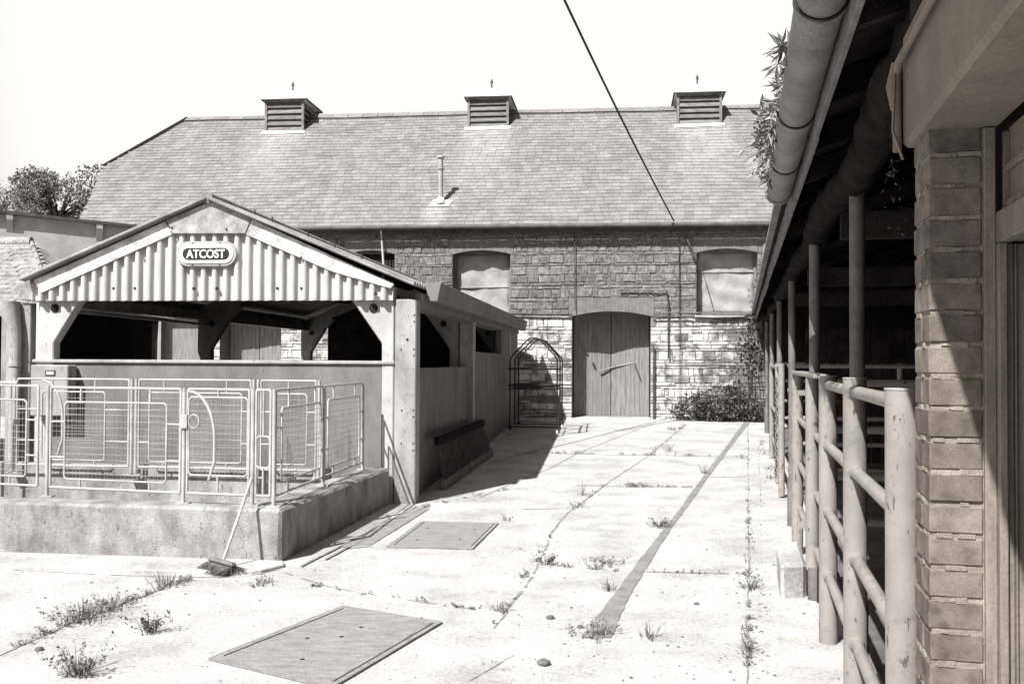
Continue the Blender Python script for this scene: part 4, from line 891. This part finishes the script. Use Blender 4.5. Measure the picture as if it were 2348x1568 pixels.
for k in range(14):
    c0_, c1_ = .30 + .32 * k, .30 + .32 * (k + 1) - .012
    m.hexa([R(c0_, -3, zr_(c0_) + .125), R(c1_, -3, zr_(c1_) + .125), R(c1_, YF, zr_(c1_) + .125), R(c0_, YF, zr_(c0_) + .125), R(c0_, -3, zr_(c0_) + .15), R(c1_, -3, zr_(c1_) + .15), R(c1_, YF, zr_(c1_) + .15), R(c0_, YF, zr_(c0_) + .15)])
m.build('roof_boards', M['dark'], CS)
m = MB(); c0_, c1_ = .24, 4.8; m.hexa([R(c, y, zr_(c) + h) for h in (.155, .19) for c, y in ((c0_, -3), (c1_, -3), (c1_, YF + .1), (c0_, YF + .1))]); m.build('roof', M['tile'], CS)
m = MB(); c0_, c1_ = 4.8, 9.2; m.hexa([R(c, y, zr_(9.6 - c) + h) for h in (.10, .19) for c, y in ((c0_, -3), (c1_, -3), (c1_, YF + .1), (c0_, YF + .1))]); m.build('roof', M['tile'], CS)
# fascia in lengths
Y = -2.0
while Y < YF:
    e = min(Y + random.uniform(1.7, 2.6), YF); m = MB(); dz = random.uniform(-.01, .01); dx = random.uniform(-.004, .004)
    a0, b0_ = rc(.33 + dx, Y); a1, b1_ = rc(.33 + dx, e - .012); m.box(RF, a0, a0 + .022, b0_, b1_, 2.715 + dz, 2.86 + dz); m.build('fascia', M['fascia'], CS, bevel=.003); Y = e
# half-round gutter, in lengths with collars, broken off short
def half(m, c, r0, r1, Y0, Y1, zc_, n=12):
    P = []
    for r in (r0, r1):
        for Y_ in (Y0, Y1): P.append([R(c, Y_, zc_) + RF.ux * (r * math.cos(math.pi + math.pi * i / n)) + Vector((0, 0, r * math.sin(math.pi + math.pi * i / n))) for i in range(n + 1)])
    vs = [x for p in P for x in p]; k = n + 1
    for i in range(n):
        m.add([P[1][i], P[1][i + 1], P[3][i + 1], P[3][i]], [(0, 1, 2, 3)]); m.add([P[0][i], P[0][i + 1], P[2][i + 1], P[2][i]], [(3, 2, 1, 0)])
    fs = [(i, i + 1, k + i + 1, k + i) for i in range(n)]; m.add(P[0] + P[1], fs, True); m.add(P[2] + P[3], [tuple(reversed(f)) for f in fs], True)
    for i in (0, n): m.add([P[0][i], P[1][i], P[3][i], P[2][i]], [(0, 1, 2, 3)])
g_ = thing('gutter', R(.245, 4, 2.8), None, None); g_.parent = CS; g_.location = Vector(g_['_o']) - Vector(CS['_o'])
m = MB(); half(m, .245, .078, .070, -2, 6.55, 2.825); m.build('trough', M['drain'], g_)
for Y in (1.2, 3.02, 4.42, 5.5, 6.45):
    m = MB(); half(m, .245, .084 if Y < 6 else .086, .0785, Y, Y + .05 + .03 * (Y > 6), 2.825); m.build('collar', M['fascia'] if Y > 6 else M['drain'], g_)
for Y in (4.40, 5.48, 3.0): m = MB(); half(m, .245, .0855, .079, Y, Y + .018, 2.825); m.build('joint', M['black'], g_)
# interior: back wall, end walls, floor, loose boards and rails
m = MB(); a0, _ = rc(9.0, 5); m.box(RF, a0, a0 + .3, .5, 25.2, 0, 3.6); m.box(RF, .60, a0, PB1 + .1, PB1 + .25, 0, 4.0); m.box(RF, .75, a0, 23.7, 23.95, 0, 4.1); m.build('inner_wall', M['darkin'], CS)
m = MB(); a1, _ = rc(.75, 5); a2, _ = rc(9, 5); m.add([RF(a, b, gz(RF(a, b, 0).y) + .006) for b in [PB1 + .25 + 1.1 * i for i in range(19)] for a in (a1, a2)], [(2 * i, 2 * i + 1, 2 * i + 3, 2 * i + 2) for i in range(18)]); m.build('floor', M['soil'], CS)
m = MB()
for k in range(40):
    x = .9 + .15 * k
    if k % 9 == 4: continue
    m.box(RF, x, x + .13, 14.9, 14.93, .3, 2.2)
m.build('board_screen', M['dark'], CS)
for Y, zz in ((6.0, 2.45), (9.0, 2.4), (13.0, 2.45)):
    m = MB(); a, b = rc(.6, Y); m.box(RF, a, 6.0, b - .05, b + .05, zz, zz + .16); m.build('tie_beam', M['dark'], CS)
for p, q in (((1.2, 5.2, 2.15), (3.8, 5.9, 2.55)), ((.75, 6.3, 2.16), (2.6, 6.0, 2.18)), ((1.0, 6.3, 2.7), (1.8, 4.4, 2.2)), ((.9, 5, 2.6), (1.5, 7.0, 2.35))):
    m = MB(); m.tube([R(*p), R(*q)], .012, 6); m.build('loose_lath', M['log'], CS)
# ---------------------------------------------------------------- pipe fence and gates along the cattle shed
def rail(m, c0, Y0, c1, Y1, z, r): m.tube([R(c0, Y0, z), R(c1, Y1, z)], r, 12)
fn = thing('pipe_fence', R(.53, 4.65, 0), 'thick cream painted pipe fence beside the brick pillar, four rails between stout posts', 'fence')
for Y, r, zt in ((3.27, .057, 1.615), (4.65, .054, 1.63), (6.1, .055, 1.62)):
    m = MB(); m.tube([R(.53, Y, -.05), R(.53, Y, zt)], r, 18); m.build('post', M['pipe'], fn)
    m = MB(); m.tube([R(.53, Y, zt + .0005), R(.53, Y, zt + .006)], r + .002, 18); m.build('post_cap', M['galv'], fn)
for z in (1.57, 1.2, .80, .415):
    m = MB(); rail(m, .53, 3.27, .53, 6.1, z, .028); m.build('rail', M['pipe'], fn)
    for Y, r in ((3.27 + .058, 1), (4.65 - .056, 1), (4.65 + .056, 1), (6.1 - .057, 1)):
        m = MB(); m.tube([R(.53, Y - .012, z), R(.53, Y, z), R(.53, Y + .012, z)], [.030, .035, .030], 12); m.build('weld', M['pipe'], fn)
f2 = thing('pipe_fence', R(.53, 8.9, 0), 'pipe fence with a flat top bar, between the stout fence and the far gate', 'fence')
m = MB(); m.tube([R(.50, 8.9, 0), R(.50, 8.9, 1.62)], .05, 14); m.build('post', M['pipe'], f2)
m = MB(); m.tube([R(.49, 6.9, .3), R(.49, 6.9, 1.60)], .045, 14); m.build('post', M['pipe'], f2)
m = MB(); a0, b0_ = rc(.50, 6.18); a1, b1_ = rc(.5, 8.9); m.box(RF, a0 - .05, a0 + .05, b0_, b1_, 1.605, 1.635); m.build('top_bar', M['pipe'], f2, bevel=.008)
for z in (1.2, .8, .415): m = MB(); rail(m, .52, 6.15, .52, 8.9, z, .026); m.build('rail', M['pipe'], f2)
m = MB()
for z in (1.47, .52): m = MB(); a, b = rc(.53, 7.2); m.box(RF, a - .12, a + .06, b - .055, b + .055, z, z + .035); m.build('clamp', M['pipe'], f2)
f3 = thing('pipe_gate', R(.53, 12.4, gz(12.4)), 'far narrow pipe gate with a chain, standing by the barn end of the cattle shed', 'gate')
for Y in (12.4, 13.6):
    m = MB(); m.tube([R(.50, Y, gz(Y) + .02), R(.50, Y, 1.70)], .04, 12); m.build('upright', M['pipe'], f3)
for z in (1.65, 1.0, .5): m = MB(); rail(m, .50, 12.4, .50, 16.4, z, .028); m.build('rail', M['pipe'], f3)
m = MB(); m.tube([R(.50, 16.4, gz(16.4)), R(.50, 16.4, 1.70)], .04, 12); m.build('upright', M['pipe'], f3)
m = MB()
for i in range(46):
    z = 1.5 - i * .028; c = R(.45 + .012 * math.sin(i), 12.9, z); m.tube([c + Vector((.018 * math.cos(k * math.pi / 3) * (i % 2), .018 * math.cos(k * math.pi / 3) * ((i + 1) % 2), .02 * math.sin(k * math.pi / 3))) for k in range(7)], .005, 4)
m.build('chain', M['rust'], f3)
# partitions running back into the shed
def partition(Y, zs_, x1, label, r=.028):
    t = thing('pipe_partition', R(.6, Y, gz(Y)), label, 'partition', 'pipe partitions in the cattle shed'); a, b = rc(.58, Y)
    for z in zs_: m = MB(); m.tube([RF(a, b, z), RF(x1, b, z)], r, 10); m.build('rail', M['pipe'], t)
    for x in (1.9, 3.6):
        m = MB(); m.tube([RF(x, b + .03, 0), RF(x, b + .03, max(zs_) + .04)], .035, 10); m.build('post', M['pipe'], t)
partition(7.3, (1.56, 1.22, .88, .55), 5.5, 'nearest pipe partition running back into the dark cattle shed')
partition(12.5, (1.67, 1.36, 1.02, .70, .38), 5.5, 'middle pipe partition running back into the dark cattle shed')
partition(17.4, (1.7, 1.4, 1.05, .75), 5.5, 'farthest pipe partition running back into the dark cattle shed')
# ---------------------------------------------------------------- vegetation
def leaf(mb, p, d, n, L, wd, fold=.25):
    d = d.normalized(); s = d.cross(n).normalized(); n = s.cross(d)
    mb.add([p, p + d * L * .5 + s * wd / 2 + n * fold * wd, p + d * L, p + d * L * .5 - s * wd / 2 + n * fold * wd], [(0, 1, 2), (0, 2, 3)])
def rv():
    while True:
        v = Vector((random.uniform(-1, 1), random.uniform(-1, 1), random.uniform(-1, 1)))
        if .05 < v.length < 1: return v.normalized()
def clump(mb, c, r, n, L, sq=(1, 1, 1), shell=.5):
    for _ in range(n):
        d = rv(); p = Vector(c) + Vector((d.x * sq[0], d.y * sq[1], d.z * sq[2])) * r * random.uniform(shell, 1); k = random.uniform(.6, 1.3)
        leaf(mb, p, (d + rv()).normalized(), rv(), L * k, L * k * .6)
# broad tree behind the low building
def tree(name, u, v, Y, rad_, n, m, label, sparse=False):
    c = at_y(u, v, Y); t = thing(name, (c.x, c.y, gz(Y)), label, 'tree'); cr = MB(); tr = MB(); base = Vector((c.x, c.y, gz(Y)))
    pts = [base, base.lerp(c, .45) + Vector((.1, 0, 0)), c - Vector((0, 0, rad_ * .5))]; tr.tube(pts, [.34, .27, .2] if not sparse else [.12, .1, .06], 9)
    for i in range(n):
        a = random.uniform(0, 6.28); e = random.uniform(-.5, 1.0) ; rr = rad_ * random.uniform(.45, 1.0)
        q = c + Vector((math.cos(a) * math.cos(e) * rr * 1.25, math.sin(a) * math.cos(e) * rr, math.sin(e) * rr * .85 + (-.1 * rad_)))
        tr.tube([pts[2] + Vector((0, 0, random.uniform(-.4, .2))), pts[2].lerp(q, .5) + rv() * .15, q], [.09, .05, .02] if not sparse else [.03, .02, .008], 5)
        if sparse:
            for _ in range(14): w1 = q + rv() * .5; tr.tube([q, w1], [.012, .004], 4); clump(cr, w1, .18, 8, .09)
        else: clump(cr, q, rad_ * random.uniform(.22, .36), 190, .16, (1.15, 1, .8), .25)
    cr.build('crown', m, t); tr.build('trunk', M['bark'], t)
tree('broad_tree', 132, 452, 46, 2.15, 40, M['leaf'], 'broad dark leafy tree rising behind the low rendered building')
tree('thin_tree', 6, 452, 44, 1.2, 16, M['leafpale'], 'thin pale sparse tree at the far left beside the broad dark tree', True)
# shrub at the barn foot
sh = thing('shrub', BF(W(1660, 940).x, -.4, .36), 'dark bushy shrub at the foot of the whitewashed barn wall', 'shrub'); lf = MB(); st = MB()
for u, v, r, n in ((1585, 925, .28, 280), (1612, 916, .30, 320), (1640, 920, .34, 400), (1668, 908, .30, 340), (1690, 898, .22, 200), (1705, 922, .32, 360), (1738, 938, .26, 280), (1560, 942, .20, 220), (1655, 945, .34, 500), (1615, 945, .3, 380), (1720, 945, .3, 380)):
    q = W(u, v, -.4); c = BF(q.x, -.42 + random.uniform(-.12, .1), q.z); clump(lf, c, r, n, .075, (1.15, .8, .8), .35); b = BF(W(1660, 940).x + (q.x - W(1660, 940).x) * .3, -.35, .34); st.tube([b, b.lerp(c, .6) + rv() * .05, c], [.02, .014, .006], 5)
lf.build('foliage', M['leafdark'], sh); st.build('stems', M['bark'], sh)
iv = thing('wall_ivy', BF(W(1735, 820).x, -.05, 1.2), 'dark climbing ivy spreading on the barn wall near the cattle shed', 'ivy'); lf = MB(); st = MB()
for i in range(360):
    u = random.gauss(1728, 24); v = random.gauss(800, 34)
    if i > 230: u = random.gauss(1742, 12); v = random.uniform(640, 740)
    if u > 1775 or u < 1675: continue
    q = W(u, v); p = BF(q.x, -.05 - random.uniform(0, .09), q.z); leaf(lf, p, rv() + Vector((0, 0, -.5)), -BF.uy + rv() * .6, random.uniform(.05, .10), .06)
for k in range(9):
    u0 = random.uniform(1715, 1760); P = [BF(W(u0 + 5 * math.sin(i * .9 + k), 955 - 30 * i).x, -.045, W(u0, 955 - 30 * i).z) for i in range(9)]; st.tube(P, .008, 5)
lf.build('foliage', M['leafdark'], iv); st.build('stems', M['bark'], iv)
# weeds sprouting from the big gutter
gw = thing('gutter_weeds', R(.2, 5, 2.85), 'leafy weeds sprouting along the edge of the big gutter', 'weeds'); lf = MB(); st = MB()
for i in range(64):
    Y = random.choice([random.uniform(3.4, 6.4), random.uniform(4.6, 6.4)]); p = R(.19 + random.uniform(-.03, .03), Y, 2.84); up = Vector((random.uniform(-.9, -.1), random.uniform(-.35, .35), random.uniform(-.1, .7))); L = random.uniform(.04, .12) * (1.3 if 4.6 < Y < 5.8 else .8)
    q = p + up * L * .6; e = q + (up + Vector((-.2, 0, -.45))) * L * .5; st.tube([p, q, e], [.004, .003, .0015], 4)
    for k in range(11):
        t = random.random(); b = p.lerp(q, t * 2) if t < .5 else q.lerp(e, t * 2 - 1); leaf(lf, b, rv() + up * .6 + Vector((0, 0, -.2)), rv(), random.uniform(.045, .10), random.uniform(.012, .024))
lf.build('leaves', M['leafpale'], gw); st.build('stems', M['bark'], gw)
hw = MB()
for i in range(34):
    p = RF(.395 + random.uniform(-.03, .02), 2.73 + random.uniform(-.03, .04), 2.12 + random.uniform(-.12, .2)); leaf(hw, p, rv() + Vector((0, 0, -.6)), rv(), random.uniform(.010, .024), .006)
tag(hw.build('dead_ivy', M['bark'], org=RF(.38, 2.73, 2.15)), 'dry dead ivy sprig hanging at the top of the brick pillar', 'ivy')
# weeds in the yard
def tuft(mb, p, n, L, spread, leafy=0.0):
    for _ in range(n):
        a = random.uniform(0, 6.28); b = Vector(p) + Vector((math.cos(a), math.sin(a), 0)) * random.uniform(0, spread); b.z = gz(b.y); d = Vector((math.cos(a) * random.uniform(.1, .9), math.sin(a) * random.uniform(.1, .9), 1)); l = L * random.uniform(.45, 1.15)
        s = Vector((-math.sin(a), math.cos(a), 0)) * .003; m_ = b + d * l * .55; e = m_ + (d + Vector((math.cos(a) * .5, math.sin(a) * .5, -.5))) * l * .45
        mb.add([b - s, b + s, m_ + s * .7, m_ - s * .7, e], [(0, 1, 2, 3), (3, 2, 4)])
        if random.random() < leafy:
            for k in range(4): leaf(mb, b.lerp(e, random.uniform(.3, 1)), rv(), rv(), random.uniform(.012, .03), .014)
BIG = [((190, 1418), 90, .17, .20, .3, 'tangled long grass tuft in the joint at the lower left'), ((262, 1392), 60, .15, .16, .3, 'ragged grass tuft above the tangled one, in the same joint'),
       ((385, 1340), 90, .13, .16, .0, 'dense dark grass tuft in the joint just left of the broom'), ((340, 1448), 34, .18, .06, .9, 'small leafy weed with dark heads, right of the tangled grass'),
       ((180, 1545), 60, .22, .09, .8, 'tall feathery weed at the lower left corner of the yard'), ((1250, 1293), 26, .16, .05, .9, 'leafy weed in the crack in the middle of the yard'),
       ((1385, 1292), 40, .07, .16, .8, 'low creeping weed along the cross joint, just left of the dark strip'), ((1395, 1352), 30, .13, .06, 0, 'spiky grass tuft on the left edge of the dark strip'),
       ((1365, 1455), 60, .10, .18, .5, 'low weed patch at the near end of the dark strip'), ((1490, 1462), 26, .14, .08, 0, 'spreading pale grass right of the near end of the dark strip'),
       ((1335, 1135), 14, .36, .05, 0, 'tall thin grass blades where two joints cross'), ((1512, 1208), 34, .14, .09, .9, 'leafy weed halfway up the left edge of the dark strip'),
       ((1720, 1350), 40, .16, .06, .4, 'dark weed on the long straight joint near the concrete block'), ((1715, 1490), 34, .14, .06, 0, 'grass tuft on the long straight joint, nearest the camera'),
       ((1535, 1035), 34, .28, .12, 0, 'wispy tall grass on the far cross joint'), ((1615, 1085), 24, .24, .06, 0, 'thin upright grass on the right edge of the strip, farther up'),
       ((1540, 985), 30, .12, .12, .6, 'small grass clump on the slab nearest the barn doors'), ((1700, 1050), 26, .16, .10, 0, 'grass tuft where the far cross joint meets the straight joint'),
       ((1138, 1400), 24, .10, .07, .2, 'little star shaped weed in the middle of the near slab'), ((600, 1338), 30, .08, .12, .6, 'flat weed between the broom and the pen wall corner'),
       ((1320, 1163), 30, .10, .10, .2, 'short grass on the long joint below the tall blades'), ((1450, 1113), 40, .07, .2, .6, 'low line of grass along the middle cross joint'), ((1160, 1192), 20, .12, .06, .2, 'small weed above the far steel cover')]
for (u, v), n, L, sp, lf_, lab in BIG:
    p = on_ground(u, v); m = MB(); tuft(m, p, int(n * 1.2), L * .85, sp, lf_); tag(m.build('weed_tuft', M['leaf'] if lf_ < .85 else M['leafdark'], org=p), lab, 'weed', 'weeds growing in the yard joints')
m = MB()
for (u0, v0), (u1, v1), n, L in (((1180, 1037), (1640, 1046), 60, .08), ((1438, 1115), (1580, 1117), 40, .06), ((1571, 974), (1486, 1045), 26, .08), ((1300, 1177), (1400, 1102), 16, .05), ((0, 1500), (160, 1430), 20, .05), ((160, 1430), (440, 1325), 60, .07), ((700, 1340), (1090, 1396), 26, .03), ((1714, 1000), (1716, 1340), 40, .05), ((1716, 1340), (1712, 1540), 24, .05), ((1480, 1310), (1711, 1316), 20, .03), ((1262, 1296), (1440, 1310), 24, .04), ((960, 1165), (1170, 1120), 26, .06), ((1640, 955), (1760, 965), 70, .14), ((1130, 1440), (1262, 1230), 26, .04), ((1540, 960), (1650, 962), 40, .07), ((1740, 1000), (1765, 1100), 24, .08)):
    for _ in range(int(n * .6)): t = random.random(); tuft(m, on_ground(u0 + (u1 - u0) * t + random.uniform(-3, 3), v0 + (v1 - v0) * t), 6, L * random.uniform(.5, 1.3), .03, .3)
tag(m.build('joint_weeds', M['leaf']), 'short grass and moss growing along the joints of the yard', kind='stuff')
# crumbs of dirt on the concrete
m = MB()
for _ in range(420):
    u, v = random.choice([(random.uniform(0, 2000), random.uniform(1300, 1560)), (random.uniform(1150, 1760), random.uniform(970, 1560)), (random.gauss(1740, 14), random.uniform(1000, 1560))]); p = on_ground(u, v)
    r = random.choice((.006, .008, .012)) * random.uniform(.6, 1.3); m.add([p + Vector((r, 0, 0)), p + Vector((0, r, 0)), p + Vector((-r, 0, 0)), p + Vector((0, -r, 0)), p + Vector((0, 0, r * .8))], [(0, 1, 4), (1, 2, 4), (2, 3, 4), (3, 0, 4)])
tag(m.build('yard_grit', M['stonebit']), 'scattered grit and crumbs of dirt on the pale concrete', kind='stuff')
for u, v, r, lab in ((1247, 1523, .04, 'round dark clod, biggest one on the bare concrete near the camera'), (1597, 1385, .02, 'small dark clod just right of the dark strip'), (1330, 1438, .022, 'little clod left of the near end of the dark strip'), (1262, 1417, .028, 'pale flattened clod on the slab left of the dark strip'), (90, 1490, .025, 'flat dark stone at the lower left of the yard'), (1560, 1180, .02, 'lone clod on the slab right of the dark strip')):
    p = on_ground(u, v); bm = bmesh.new(); bmesh.ops.create_icosphere(bm, subdivisions=2, radius=r)
    for x in bm.verts: x.co *= random.uniform(.85, 1.15); x.co.z *= .6
    mb = MB(); bm.verts.ensure_lookup_table(); mb.add([p + x.co + Vector((0, 0, r * .3)) for x in bm.verts], [[q.index for q in f.verts] for f in bm.faces], True); bm.free()
    tag(mb.build('dirt_clod', M['stonebit'], org=p), lab, 'clod', 'clods lying on the concrete')
for o in sc.objects:
    if '_o' in o: del o['_o']
